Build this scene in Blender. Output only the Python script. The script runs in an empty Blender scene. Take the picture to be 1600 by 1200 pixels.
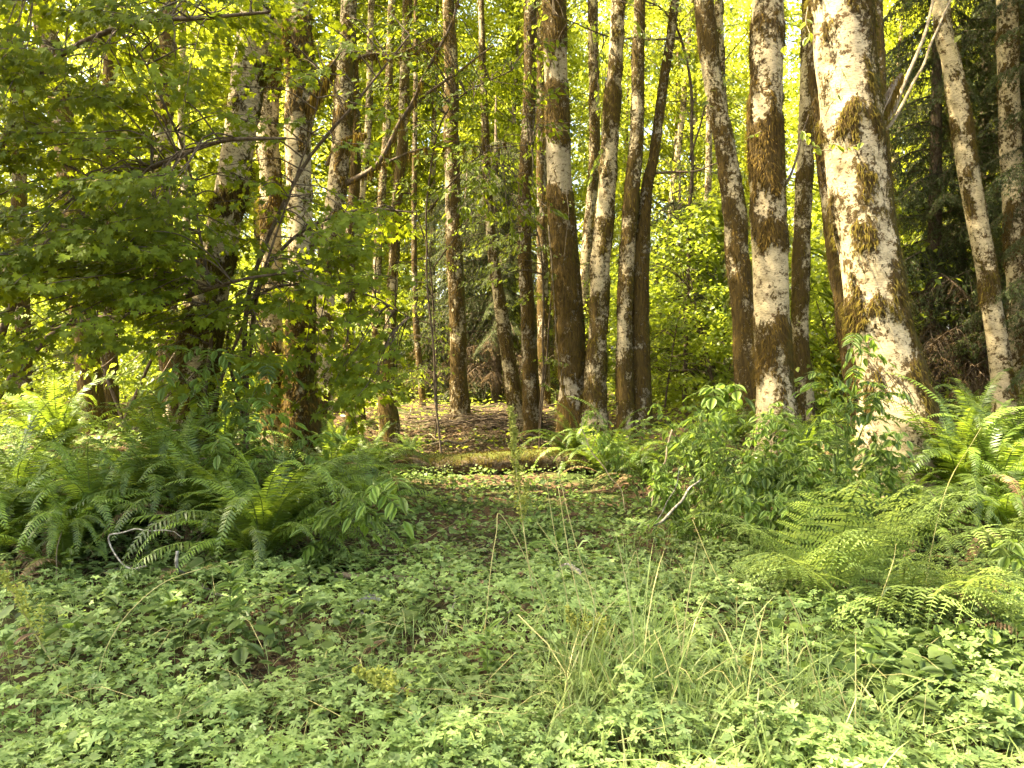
import bpy, math, random
import numpy as np
from mathutils import Vector, Matrix, noise as mnoise

random.seed(7)
rng = np.random.default_rng(7)
C = bpy.context.scene.collection
SC = bpy.context.scene
R = math.radians

# ------------------------------------------------------------------ camera
F = 1209.0            # focal length in pixels of a 1600 px wide picture
EYE = 1.6
PITCH = R(1.9)
cam_d = bpy.data.cameras.new('camera')
cam_d.lens = 36.0 * F / 1600.0
cam_d.clip_end = 2000
cam_d.clip_start = 0.05
cam = bpy.data.objects.new('camera', cam_d)
C.objects.link(cam)
cam.location = (0, 0, EYE)
cam.rotation_euler = (math.pi / 2 - PITCH, 0, 0)
SC.camera = cam

# ------------------------------------------------------------------ light
SUN_EL, SUN_AZ = R(57), R(264)        # azimuth measured from +Y (view direction) clockwise
to_sun = Vector((math.sin(SUN_AZ) * math.cos(SUN_EL), math.cos(SUN_AZ) * math.cos(SUN_EL), math.sin(SUN_EL)))
W = bpy.data.worlds.new('World')
SC.world = W
W.use_nodes = True
nt = W.node_tree
nt.nodes.clear()
sky = nt.nodes.new('ShaderNodeTexSky')
sky.sky_type = 'NISHITA'
sky.sun_disc = False
sky.sun_elevation = SUN_EL
sky.sun_rotation = SUN_AZ
sky.air_density = 1.0
sky.dust_density = 5.0
sky.ozone_density = 1.0
bg = nt.nodes.new('ShaderNodeBackground')
bg.inputs[1].default_value = 0.125
wo = nt.nodes.new('ShaderNodeOutputWorld')
nt.links.new(sky.outputs[0], bg.inputs[0])
nt.links.new(bg.outputs[0], wo.inputs[0])
sun_d = bpy.data.lights.new('sun', 'SUN')
sun_d.energy = 5.0
sun_d.angle = R(0.55)
sun_d.color = (1.0, 0.90, 0.70)
sun = bpy.data.objects.new('sun', sun_d)
C.objects.link(sun)
sun.rotation_euler = to_sun.to_track_quat('Z', 'Y').to_euler()
SC.view_settings.view_transform = 'Standard'
SC.view_settings.look = 'None'
SC.view_settings.gamma = 1
SC.view_settings.use_curve_mapping = False
SC.view_settings.use_white_balance = True      # the phone's warm white balance
SC.view_settings.white_balance_temperature = 7000
SC.view_settings.exposure = 3.25
cy = SC.cycles
cy.max_bounces = 7
cy.diffuse_bounces = 5
cy.glossy_bounces = 2
cy.transmission_bounces = 4
cy.transparent_max_bounces = 4
cy.caustics_reflective = False
cy.caustics_refractive = False
cy.sample_clamp_indirect = 6
cy.use_denoising = True
cy.denoiser = 'OPENIMAGEDENOISE'
cy.denoising_input_passes = 'RGB_ALBEDO_NORMAL'
cy.use_adaptive_sampling = True
cy.adaptive_threshold = 0.02


# ------------------------------------------------------------------ places
def sstep(a, b, x):
    t = np.clip((x - a) / (b - a), 0, 1)
    return t * t * (3 - 2 * t)


def gz(x, y):
    """height of the forest floor"""
    x = np.asarray(x, float)
    y = np.asarray(y, float)
    xl = -1.0 - 0.10 * (y - 5)
    xr = 1.5 - 0.08 * (y - 5)
    deep = sstep(4.6, 7.5, y)
    z = 0.52 * sstep(0.0, 1.6, xl - x) * deep + 0.50 * sstep(0.2, 1.9, x - xr) * deep
    z = z + 0.42 * sstep(12.2, 19, y) * (1 - 0.6 * sstep(0, 2, np.abs(x + 0.4) - 2)) + 0.012 * np.clip(y - 20, 0, 80)
    z = z + 0.035 * np.sin(x * 2.1 + 0.7) * np.cos(y * 1.7) + 0.02 * np.sin(x * 4.9 + y * 3.3) + 0.05 * np.sin(x * 0.6 + y * 0.45)
    z = z + 0.10 * np.exp(-((y - 4.4) ** 2) / 0.8) * sstep(-4, 1, x)
    return z


def at(px, py, Y):
    u = (px - 800) / F
    v = (600 - py) / F
    d = Vector((u, math.cos(PITCH) + v * math.sin(PITCH), -math.sin(PITCH) + v * math.cos(PITCH)))
    return Vector((0, 0, EYE)) + d * (Y / d.y)


def on_ground(px, py):
    """point of the floor seen at a pixel"""
    Y = 2.0
    while Y < 60:
        p = at(px, py, Y)
        if p.z <= float(gz(p.x, p.y)):
            return Vector((p.x, p.y, float(gz(p.x, p.y))))
        Y += 0.02
    return p


def floor(px, Y):
    x = (px - 800) / F * Y
    return Vector((x, Y, float(gz(x, Y))))


# ------------------------------------------------------------------ objects
def link_mesh(name, me, mat=None, parent=None, loc=None):
    o = bpy.data.objects.new(name, me)
    C.objects.link(o)
    if mat is not None and not me.materials:
        for m in (mat if isinstance(mat, (list, tuple)) else [mat]):
            me.materials.append(m)
    if parent is not None:
        o.parent = parent
    if loc is not None:
        o.location = loc
    return o


def tag(o, label=None, cat=None, group=None, kind=None):
    if label:
        o['label'] = label
    if cat:
        o['category'] = cat
    if group:
        o['group'] = group
    if kind:
        o['kind'] = kind
    return o


def thing(name, label, cat, loc=(0, 0, 0), rz=0.0, group=None):
    o = bpy.data.objects.new(name, None)
    o.empty_display_size = 0.1
    C.objects.link(o)
    o.location = loc
    o.rotation_euler = (0, 0, rz)
    return tag(o, label, cat, group)


def mesh_arrays(name, V, Fc, smooth=True, mat_idx=None):
    """V (n,3), Fc (m,k) of constant k"""
    V = np.asarray(V, np.float32)
    Fc = np.asarray(Fc, np.int32)
    me = bpy.data.meshes.new(name)
    m, k = Fc.shape
    me.vertices.add(len(V))
    me.vertices.foreach_set('co', V.ravel())
    me.loops.add(m * k)
    me.loops.foreach_set('vertex_index', Fc.ravel())
    me.polygons.add(m)
    me.polygons.foreach_set('loop_start', np.arange(0, m * k, k, dtype=np.int32))
    me.polygons.foreach_set('loop_total', np.full(m, k, np.int32))
    if mat_idx is not None:
        me.polygons.foreach_set('material_index', np.asarray(mat_idx, np.int32))
    me.polygons.foreach_set('use_smooth', np.full(m, bool(smooth)))
    me.update(calc_edges=True)
    return me


class Soup:
    """collects triangles"""
    def __init__(s):
        s.V, s.T, s.M, s.n = [], [], [], 0

    def add(s, V, T, mi=0):
        V = np.asarray(V, float).reshape(-1, 3)
        T = np.asarray(T, int).reshape(-1, 3)
        s.V.append(V)
        s.T.append(T + s.n)
        s.M.append(np.full(len(T), mi))
        s.n += len(V)

    def inst(s, tmpl, mats, pos, mi=0):
        """template (V,T) copied with matrices mats (N,3,3) at pos (N,3)"""
        V, T = tmpl
        mats = np.asarray(mats)
        pos = np.asarray(pos)
        N = len(pos)
        if N == 0:
            return
        VV = np.einsum('nij,vj->nvi', mats, V) + pos[:, None, :]
        TT = T[None] + (np.arange(N) * len(V))[:, None, None]
        s.add(VV.reshape(-1, 3), TT.reshape(-1, 3), mi)

    def tube(s, pts, rad, seg=6, mi=0):
        V, T = tube_arrays(pts, rad, seg)
        s.add(V, T, mi)

    def mesh(s, name, smooth=True):
        return mesh_arrays(name, np.concatenate(s.V), np.concatenate(s.T), smooth, np.concatenate(s.M))


def tube_arrays(pts, rad, seg=6):
    pts = [Vector(p) for p in pts]
    n = len(pts)
    rad = np.interp(np.linspace(0, 1, n), np.linspace(0, 1, len(rad)), rad)
    V = []
    ref = Vector((0.31, 0.87, 0.2)).normalized()
    for i, p in enumerate(pts):
        t = (pts[min(i + 1, n - 1)] - pts[max(i - 1, 0)]).normalized()
        a = t.cross(ref)
        if a.length < 1e-3:
            a = t.cross(Vector((1, 0, 0)))
        a.normalize()
        b = t.cross(a)
        for k in range(seg):
            an = 2 * math.pi * k / seg
            V.append(p + (a * math.cos(an) + b * math.sin(an)) * float(rad[i]))
    T = []
    for i in range(n - 1):
        for k in range(seg):
            a0 = i * seg + k
            a1 = i * seg + (k + 1) % seg
            T += [(a0, a1, a1 + seg), (a0, a1 + seg, a0 + seg)]
    V.append(pts[-1] + (pts[-1] - pts[-2]).normalized() * float(rad[-1]))
    for k in range(seg):
        T.append(((n - 1) * seg + k, (n - 1) * seg + (k + 1) % seg, len(V) - 1))
    return np.array([tuple(v) for v in V]), np.array(T)


def curve(pts, n=24):
    """Catmull-Rom through the points"""
    P = [Vector(p) for p in pts]
    if len(P) == 2:
        return [P[0].lerp(P[1], i / (n - 1)) for i in range(n)]
    P = [P[0] * 2 - P[1]] + P + [P[-1] * 2 - P[-2]]
    out = []
    m = len(P) - 3
    for i in range(n):
        t = i / (n - 1) * m
        k = min(int(t), m - 1)
        u = t - k
        p0, p1, p2, p3 = P[k], P[k + 1], P[k + 2], P[k + 3]
        out.append(0.5 * ((2 * p1) + (p2 - p0) * u + (2 * p0 - 5 * p1 + 4 * p2 - p3) * u * u + (3 * p1 - p0 - 3 * p2 + p3) * u ** 3))
    return out


def rough_curve(pts, n=24, amp=0.03, freq=2.0):
    out = curve(pts, n)
    s = random.random() * 100
    return [p + mnoise.noise_vector(p * freq + Vector((s, 0, 0))) * amp for p in out]


def frames(fwd, up):
    """matrices with column y = fwd, column z near up"""
    fwd = np.asarray(fwd, float)
    fwd = fwd / (np.linalg.norm(fwd, axis=1, keepdims=True) + 1e-9)
    x = np.cross(fwd, up)
    x /= (np.linalg.norm(x, axis=1, keepdims=True) + 1e-9)
    z = np.cross(x, fwd)
    return np.stack([x, fwd, z], axis=2)


# ------------------------------------------------------------------ materials
def new_mat(name):
    m = bpy.data.materials.new(name)
    m.use_nodes = True
    t = m.node_tree
    t.nodes.clear()
    out = t.nodes.new('ShaderNodeOutputMaterial')
    return m, t, out


def leaf_mat(name, ca, cb, trans, tfac=0.42, rough=0.5, spec=0.35, cc=None, per_object=0.25):
    m, t, out = new_mat(name)
    N = t.nodes.new
    L = t.links.new
    geo = N('ShaderNodeNewGeometry')
    ramp = N('ShaderNodeValToRGB')
    ramp.color_ramp.elements[0].color = (*ca, 1)
    ramp.color_ramp.elements[1].color = (*cb, 1)
    if cc:
        e = ramp.color_ramp.elements.new(0.93)
        e.color = (*cb, 1)
        ramp.color_ramp.elements[-1].color = (*cc, 1)
    L(geo.outputs['Random Per Island'], ramp.inputs[0])
    oi = N('ShaderNodeObjectInfo')
    mr = N('ShaderNodeMapRange')
    mr.inputs[3].default_value = 1 - per_object
    mr.inputs[4].default_value = 1 + per_object
    L(oi.outputs['Random'], mr.inputs[0])
    tc = N('ShaderNodeTexCoord')
    no = N('ShaderNodeTexNoise')
    no.inputs['Scale'].default_value = 1.3
    no.inputs['Detail'].default_value = 3
    L(geo.outputs['Position'], no.inputs['Vector'])
    mr2 = N('ShaderNodeMapRange')
    mr2.inputs[1].default_value = 0.3
    mr2.inputs[2].default_value = 0.7
    mr2.inputs[3].default_value = 0.75
    mr2.inputs[4].default_value = 1.25
    L(no.outputs[0], mr2.inputs[0])
    mu = N('ShaderNodeMath')
    mu.operation = 'MULTIPLY'
    L(mr.outputs[0], mu.inputs[0])
    L(mr2.outputs[0], mu.inputs[1])
    hsv = N('ShaderNodeHueSaturation')
    L(ramp.outputs[0], hsv.inputs['Color'])
    L(mu.outputs[0], hsv.inputs['Value'])
    p = N('ShaderNodeBsdfPrincipled')
    p.inputs['Roughness'].default_value = rough
    p.inputs['Specular IOR Level'].default_value = spec
    L(hsv.outputs[0], p.inputs['Base Color'])
    tr = N('ShaderNodeBsdfTranslucent')
    mixc = N('ShaderNodeMix')
    mixc.data_type = 'RGBA'
    mixc.blend_type = 'MULTIPLY'
    mixc.inputs[0].default_value = 1.0
    mixc.inputs[6].default_value = (*trans, 1)
    mulc = N('ShaderNodeCombineColor')
    L(mu.outputs[0], mulc.inputs[0])
    L(mu.outputs[0], mulc.inputs[1])
    L(mu.outputs[0], mulc.inputs[2])
    L(mulc.outputs[0], mixc.inputs[7])
    L(mixc.outputs[2], tr.inputs[0])
    mx = N('ShaderNodeMixShader')
    mx.inputs[0].default_value = tfac
    L(p.outputs[0], mx.inputs[1])
    L(tr.outputs[0], mx.inputs[2])
    L(mx.outputs[0], out.inputs[0])
    return m


def noise_mat(name, cols, scale=8, rough=0.85, bump=0.4, stretch=(1, 1, 1), detail=8, spec=0.2, dist=0.01):
    m, t, out = new_mat(name)
    N = t.nodes.new
    L = t.links.new
    tc = N('ShaderNodeTexCoord')
    mp = N('ShaderNodeMapping')
    mp.inputs['Scale'].default_value = stretch
    L(tc.outputs['Object'], mp.inputs[0])
    no = N('ShaderNodeTexNoise')
    no.inputs['Scale'].default_value = scale
    no.inputs['Detail'].default_value = detail
    no.inputs['Roughness'].default_value = 0.65
    L(mp.outputs[0], no.inputs['Vector'])
    ramp = N('ShaderNodeValToRGB')
    cr = ramp.color_ramp
    n = len(cols)
    cr.elements[0].position = 0.3
    cr.elements[0].color = (*cols[0], 1)
    cr.elements[1].position = 0.7
    cr.elements[1].color = (*cols[-1], 1)
    for i in range(1, n - 1):
        e = cr.elements.new(0.3 + 0.4 * i / (n - 1))
        e.color = (*cols[i], 1)
    L(no.outputs[0], ramp.inputs[0])
    p = N('ShaderNodeBsdfPrincipled')
    p.inputs['Roughness'].default_value = rough
    p.inputs['Specular IOR Level'].default_value = spec
    L(ramp.outputs[0], p.inputs['Base Color'])
    b = N('ShaderNodeBump')
    b.inputs['Strength'].default_value = bump
    b.inputs['Distance'].default_value = dist
    L(no.outputs[0], b.inputs['Height'])
    L(b.outputs[0], p.inputs['Normal'])
    L(p.outputs[0], out.inputs[0])
    return m


def bark_mat(name, pale=(0.43, 0.345, 0.19), grey=(0.20, 0.155, 0.075), moss_a=(0.020, 0.012, 0.004), moss_b=(0.110, 0.070, 0.015), moss_c=(0.10, 0.090, 0.014), dark=(0.070, 0.042, 0.015)):
    """pale lichen bark; the vertex attribute 'moss' says where the moss grows, 'green' how green it is"""
    m, t, out = new_mat(name)
    N = t.nodes.new
    L = t.links.new
    tc = N('ShaderNodeTexCoord')

    def noi(scale, stretch, detail=6, rough=0.6):
        mp = N('ShaderNodeMapping')
        mp.inputs['Scale'].default_value = stretch
        L(tc.outputs['Object'], mp.inputs[0])
        n = N('ShaderNodeTexNoise')
        n.inputs['Scale'].default_value = scale
        n.inputs['Detail'].default_value = detail
        n.inputs['Roughness'].default_value = rough
        L(mp.outputs[0], n.inputs['Vector'])
        return n.outputs[0]

    def ramp(src, stops):
        r = N('ShaderNodeValToRGB')
        cr = r.color_ramp
        cr.elements[0].position, cr.elements[0].color = stops[0][0], (*stops[0][1], 1)
        cr.elements[1].position, cr.elements[1].color = stops[-1][0], (*stops[-1][1], 1)
        for p_, c_ in stops[1:-1]:
            e = cr.elements.new(p_)
            e.color = (*c_, 1)
        L(src, r.inputs[0])
        return r.outputs[0]

    def mix(f, a, b):
        x = N('ShaderNodeMix')
        x.data_type = 'RGBA'
        L(f, x.inputs[0])
        L(a, x.inputs[6])
        L(b, x.inputs[7])
        return x.outputs[2]

    blot = noi(7, (1, 1, 1.6), 6)
    base = ramp(blot, [(0.32, grey), (0.45, tuple(0.8 * c for c in pale)), (0.62, pale), (0.78, tuple(min(1, 1.22 * c) for c in pale))])
    lent = noi(26, (1, 1, 5.5), 5, 0.7)        # horizontal cracks
    lf = ramp(lent, [(0.38, (1, 1, 1)), (0.50, (0, 0, 0))])
    dk = N('ShaderNodeRGB')
    dk.outputs[0].default_value = (0.17, 0.135, 0.075, 1)
    base = mix(lf, base, dk.outputs[0])
    speck = ramp(noi(10, (1, 1, 1.4), 12, 0.8), [(0.43, (1, 1, 1)), (0.46, (0, 0, 0))])
    dk2 = N('ShaderNodeRGB')
    dk2.outputs[0].default_value = (*dark, 1)
    base = mix(speck, base, dk2.outputs[0])
    fib = noi(42, (1, 1, 0.16), 6, 0.7)
    fib2 = noi(9, (1, 1, 0.6), 4)
    mossc = ramp(fib, [(0.30, moss_a), (0.5, tuple((a + b) / 2 for a, b in zip(moss_a, moss_b))), (0.72, moss_b)])
    greenc = ramp(fib, [(0.30, tuple(0.4 * c for c in moss_c)), (0.72, moss_c)])
    ga = N('ShaderNodeAttribute')
    ga.attribute_name = 'green'
    gadd = N('ShaderNodeMath')
    gadd.operation = 'ADD'
    L(ga.outputs['Fac'], gadd.inputs[0])
    L(fib2, gadd.inputs[1])
    gr = N('ShaderNodeMapRange')
    gr.inputs[1].default_value = 0.75
    gr.inputs[2].default_value = 1.15
    L(gadd.outputs[0], gr.inputs[0])
    mossc = mix(gr.outputs[0], mossc, greenc)
    at_ = N('ShaderNodeAttribute')
    at_.attribute_name = 'moss'
    fine = noi(24, (1, 1, 0.75), 8, 0.75)
    mm = N('ShaderNodeMath')
    mm.operation = 'MULTIPLY_ADD'
    L(fine, mm.inputs[0])
    mm.inputs[1].default_value = 3.0
    L(at_.outputs['Fac'], mm.inputs[2])
    mr = N('ShaderNodeMapRange')
    mr.inputs[1].default_value = 1.74
    mr.inputs[2].default_value = 1.90
    L(mm.outputs[0], mr.inputs[0])
    col = mix(mr.outputs[0], base, mossc)
    p = N('ShaderNodeBsdfPrincipled')
    p.inputs['Roughness'].default_value = 0.9
    p.inputs['Specular IOR Level'].default_value = 0.15
    L(col, p.inputs['Base Color'])
    # relief
    h1 = N('ShaderNodeMath')
    h1.operation = 'MULTIPLY'
    L(fib, h1.inputs[0])
    L(mr.outputs[0], h1.inputs[1])
    h2 = N('ShaderNodeMath')
    h2.operation = 'MULTIPLY_ADD'
    L(h1.outputs[0], h2.inputs[0])
    h2.inputs[1].default_value = 2.0
    L(mr.outputs[0], h2.inputs[2])
    h3 = N('ShaderNodeMath')
    h3.operation = 'MULTIPLY_ADD'
    L(lent, h3.inputs[0])
    h3.inputs[1].default_value = 0.22
    L(h2.outputs[0], h3.inputs[2])
    b = N('ShaderNodeBump')
    b.inputs['Strength'].default_value = 0.9
    b.inputs['Distance'].default_value = 0.014
    L(h3.outputs[0], b.inputs['Height'])
    L(b.outputs[0], p.inputs['Normal'])
    L(p.outputs[0], out.inputs[0])
    return m


M = {}
M['bark'] = bark_mat('alder_bark')
M['bark_grey'] = bark_mat('grey_bark', pale=(0.30, 0.25, 0.155), grey=(0.14, 0.115, 0.06))
M['bark_log'] = bark_mat('log_bark', pale=(0.13, 0.095, 0.05), grey=(0.05, 0.035, 0.02), moss_c=(0.09, 0.10, 0.015))
M['twig'] = noise_mat('twig_bark', [(0.03, 0.02, 0.01), (0.08, 0.055, 0.03), (0.16, 0.13, 0.08)], 30, stretch=(1, 1, 0.4))
M['twig_pale'] = noise_mat('pale_twig_bark', [(0.07, 0.052, 0.028), (0.15, 0.115, 0.065), (0.26, 0.21, 0.13)], 30)
M['lichen_twig'] = noise_mat('lichen_twig_bark', [(0.05, 0.038, 0.02), (0.20, 0.18, 0.13), (0.45, 0.42, 0.34)], 34)
M['green_stem'] = noise_mat('green_stem', [(0.07, 0.11, 0.02), (0.14, 0.18, 0.04)], 20)
M['straw'] = noise_mat('straw', [(0.24, 0.22, 0.07), (0.42, 0.36, 0.15)], 14, bump=0.1)
M['moss'] = leaf_mat('moss_strands', (0.022, 0.013, 0.004), (0.13, 0.085, 0.018), (0.22, 0.155, 0.02), 0.3, 0.9, 0.05, per_object=0.1)
M['moss_green'] = leaf_mat('green_moss_strands', (0.035, 0.024, 0.005), (0.11, 0.085, 0.014), (0.18, 0.15, 0.02), 0.3, 0.9, 0.05, per_object=0.1)
M['maple'] = leaf_mat('maple_leaf', (0.042, 0.068, 0.004), (0.125, 0.165, 0.010), (0.32, 0.37, 0.014), 0.44, 0.62, 0.15, cc=(0.12, 0.16, 0.03))
M['alder'] = leaf_mat('alder_leaf', (0.070, 0.092, 0.008), (0.155, 0.185, 0.014), (0.56, 0.60, 0.04), 0.55, 0.45, 0.4, cc=(0.2, 0.2, 0.04))
M['under'] = leaf_mat('understory_leaf', (0.06, 0.092, 0.009), (0.15, 0.185, 0.018), (0.46, 0.54, 0.04), 0.45, 0.42, 0.45, cc=(0.2, 0.2, 0.05))
M['needle'] = leaf_mat('conifer_needle', (0.022, 0.036, 0.010), (0.070, 0.085, 0.022), (0.12, 0.15, 0.03), 0.25, 0.6, 0.25)
M['needle_dead'] = leaf_mat('dead_needle', (0.05, 0.030, 0.012), (0.11, 0.075, 0.030), (0.1, 0.06, 0.02), 0.15, 0.8, 0.1)
M['fern'] = leaf_mat('fern_frond', (0.055, 0.095, 0.012), (0.12, 0.175, 0.024), (0.28, 0.38, 0.03), 0.38, 0.45, 0.4, per_object=0.5)
M['bracken'] = leaf_mat('bracken_frond', (0.15, 0.22, 0.045), (0.25, 0.33, 0.09), (0.40, 0.50, 0.09), 0.42, 0.45, 0.4, per_object=0.25)
M['fern_dead'] = leaf_mat('dead_fern_frond', (0.09, 0.05, 0.022), (0.24, 0.16, 0.08), (0.2, 0.12, 0.05), 0.2, 0.8, 0.1)
M['elder'] = leaf_mat('elder_leaf', (0.062, 0.108, 0.015), (0.125, 0.185, 0.030), (0.24, 0.36, 0.04), 0.40, 0.48, 0.35, per_object=0.42)
M['cover'] = leaf_mat('buttercup_leaf', (0.090, 0.140, 0.035), (0.20, 0.270, 0.082), (0.28, 0.38, 0.08), 0.35, 0.6, 0.25, cc=(0.24, 0.29, 0.12))
M['cover2'] = leaf_mat('broad_ground_leaf', (0.055, 0.095, 0.017), (0.135, 0.190, 0.038), (0.20, 0.30, 0.05), 0.35, 0.55, 0.3)
M['clover'] = leaf_mat('clover_leaf', (0.085, 0.135, 0.035), (0.19, 0.25, 0.08), (0.32, 0.38, 0.07), 0.35, 0.6, 0.25)
M['grass'] = leaf_mat('grass_blade', (0.11, 0.165, 0.036), (0.23, 0.28, 0.080), (0.3, 0.4, 0.1), 0.35, 0.5, 0.4, cc=(0.42, 0.38, 0.18))
M['litter'] = leaf_mat('dead_leaf', (0.045, 0.030, 0.015), (0.17, 0.125, 0.065), (0.2, 0.12, 0.04), 0.12, 0.75, 0.15, cc=(0.42, 0.32, 0.18))
M['seed'] = leaf_mat('dock_seed', (0.17, 0.20, 0.03), (0.34, 0.34, 0.07), (0.4, 0.42, 0.08), 0.35, 0.7, 0.2)
M['catkin'] = leaf_mat('pale_seed_wing', (0.26, 0.22, 0.06), (0.42, 0.34, 0.12), (0.4, 0.35, 0.1), 0.3, 0.7, 0.2)
M['rock'] = noise_mat('grey_stone', [(0.10, 0.10, 0.09), (0.24, 0.23, 0.21)], 12, bump=0.5)
M['yellow'] = leaf_mat('yellow_petal', (0.6, 0.42, 0.02), (0.7, 0.55, 0.05), (0.6, 0.5, 0.05), 0.3)

# forest floor
gm, gt, gout = new_mat('forest_floor')
N = gt.nodes.new
L = gt.links.new
gtc = N('ShaderNodeTexCoord')
g1 = N('ShaderNodeTexNoise'); g1.inputs['Scale'].default_value = 1.1; g1.inputs['Detail'].default_value = 8
g2 = N('ShaderNodeTexNoise'); g2.inputs['Scale'].default_value = 28; g2.inputs['Detail'].default_value = 10; g2.inputs['Roughness'].default_value = 0.75
L(gtc.outputs['Object'], g1.inputs['Vector'])
L(gtc.outputs['Object'], g2.inputs['Vector'])
r1 = N('ShaderNodeValToRGB')
r1.color_ramp.elements[0].position = 0.32; r1.color_ramp.elements[0].color = (0.022, 0.014, 0.008, 1)
r1.color_ramp.elements[1].position = 0.72; r1.color_ramp.elements[1].color = (0.16, 0.10, 0.05, 1)
L(g2.outputs[0], r1.inputs[0])
r2 = N('ShaderNodeValToRGB')
r2.color_ramp.elements[0].position = 0.32; r2.color_ramp.elements[0].color = (0.015, 0.024, 0.006, 1)
r2.color_ramp.elements[1].position = 0.72; r2.color_ramp.elements[1].color = (0.07, 0.09, 0.02, 1)
L(g2.outputs[0], r2.inputs[0])
r3 = N('ShaderNodeValToRGB')
r3.color_ramp.elements[0].position = 0.45
r3.color_ramp.elements[1].position = 0.58
L(g1.outputs[0], r3.inputs[0])
gmix = N('ShaderNodeMix'); gmix.data_type = 'RGBA'
L(r3.outputs[0], gmix.inputs[0]); L(r1.outputs[0], gmix.inputs[6]); L(r2.outputs[0], gmix.inputs[7])
gp = N('ShaderNodeBsdfPrincipled'); gp.inputs['Roughness'].default_value = 0.95
gp.inputs['Specular IOR Level'].default_value = 0.1
L(gmix.outputs[2], gp.inputs['Base Color'])
gb = N('ShaderNodeBump'); gb.inputs['Strength'].default_value = 1.0; gb.inputs['Distance'].default_value = 0.03
L(g2.outputs[0], gb.inputs['Height']); L(gb.outputs[0], gp.inputs['Normal'])
L(gp.outputs[0], gout.inputs[0])
M['ground'] = gm


# ------------------------------------------------------------------ leaf templates (flat fans pointing along +Y)
def fan(outline, fold=0.12, droop=0.25, center=None):
    o = np.array(outline, float)
    c = np.array(center if center is not None else o.mean(0))
    P = np.vstack([c[None], o])
    z = fold * np.abs(P[:, 0]) - droop * P[:, 1] ** 2
    V = np.column_stack([P, z])
    n = len(o)
    T = np.array([(0, 1 + i, 1 + (i + 1) % n) for i in range(n)])
    return V, T


def oval_leaf(w=0.6, tip=0.12, pts=5, droop=0.25, fold=0.08):
    ys = np.linspace(0, 1, pts + 2)[1:-1]
    prof = w / 2 * np.sin(np.pi * ys ** 0.85) ** 0.8
    # two strips about a midrib so that the leaf folds
    V = [(0, 0, 0)] + [(0, y, 0) for y in ys] + [(0, 1, 0)]
    nm = len(V)
    V += [(-p, y, 0) for p, y in zip(prof, ys)] + [(p, y, 0) for p, y in zip(prof, ys)]
    V = np.array(V, float)
    V[:, 2] = fold * np.abs(V[:, 0]) - droop * V[:, 1] ** 2
    T = []
    for s in (0, 1):
        o = nm + s * pts
        T.append((0, o, 1))
        for i in range(pts - 1):
            T += [(1 + i, o + i, o + i + 1), (1 + i, o + i + 1, 2 + i)]
        T.append((pts, o + pts - 1, pts + 1))
    return V, np.array(T)


def diamond(w=0.62, droop=0.2, fold=0.12):
    V = np.array([(0, 0, 0), (-w / 2, 0.48, fold * w - droop * .2), (0, 1, -droop), (w / 2, 0.48, fold * w - droop * .2)], float)
    return V, np.array([(0, 2, 1), (0, 3, 2)])


def palmate(lobes=7, spread=250, inner=0.55, droop=0.3, teeth=False):
    out = [(0.0, 0.0)]
    a0 = -spread / 2
    st = spread / (lobes - 1)
    for i in range(lobes):
        a = R(a0 + i * st)
        k = abs(i - (lobes - 1) / 2) / ((lobes - 1) / 2)
        r = 1.0 - 0.42 * k ** 1.4
        if i > 0:
            b = R(a0 + (i - 0.5) * st)
            rr = inner * (r + 0.05)
            out.append((math.sin(b) * rr, math.cos(b) * rr))
        w = R(st * 0.23)
        if teeth:
            out.append((math.sin(a - w) * r * 0.82, math.cos(a - w) * r * 0.82))
        out.append((math.sin(a) * r, math.cos(a) * r))
        if teeth:
            out.append((math.sin(a + w) * r * 0.82, math.cos(a + w) * r * 0.82))
    o = np.array(out)
    o[:, 1] += 0.25
    o[0] = (0, 0.18)
    V, T = fan(o, fold=0.02, droop=droop, center=(0, 0.28))
    return V, T


def buttercup(seed=0):
    """three leaflets, each cut into three toothed lobes"""
    r = random.Random(seed)
    Vs, Ts, n = [], [], 0
    for a, s in ((0, 1.0), (78, 0.86), (-78, 0.86)):
        out = [(0, 0)]
        for la, lr in ((-52, .62), (-40, .80), (-27, .78), (-20, .5), (-11, .95), (0, 1.05), (11, .95), (20, .5), (27, .78), (40, .80), (52, .62)):
            q = lr * r.uniform(.92, 1.08)
            out.append((math.sin(R(la)) * q, math.cos(R(la)) * q))
        V, T = fan(out, fold=0.22, droop=0.2, center=(0, 0.35))
        V = V * s
        c, s2 = math.cos(R(-a)), math.sin(R(-a))
        V = np.column_stack([V[:, 0] * c - V[:, 1] * s2, V[:, 0] * s2 + V[:, 1] * c, V[:, 2]])
        Vs.append(V); Ts.append(T + n); n += len(V)
    return np.vstack(Vs) * 0.62, np.vstack(Ts)


def heart():
    o = [(0, 0.12), (-0.22, 0.0), (-0.45, 0.12), (-0.5, 0.38), (-0.3, 0.72), (0, 1.0), (0.3, 0.72), (0.5, 0.38), (0.45, 0.12), (0.22, 0)]
    return fan(o, fold=0.16, droop=0.25, center=(0, 0.4))


LEAF_OVAL = oval_leaf()
LEAF_LANCE = oval_leaf(w=0.42, droop=0.3)
LEAF_BROAD = oval_leaf(w=0.68, pts=6, droop=0.3)
LEAF_DIAMOND = diamond()
LEAF_MAPLE = palmate(7, 250, 0.55, 0.35, True)
LEAF_MAPLE_LOW = palmate(7, 240, 0.55, 0.35, False)
LEAF_BUTTER = [buttercup(1), buttercup(2), buttercup(3)]
LEAF_HEART = heart()


def rand_dirs(n, zlo=-0.5, zhi=0.1):
    a = rng.uniform(0, 2 * np.pi, n)
    z = rng.uniform(zlo, zhi, n)
    r = np.sqrt(np.clip(1 - z * z, 0, 1))
    return np.column_stack([np.cos(a) * r, np.sin(a) * r, z])


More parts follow.
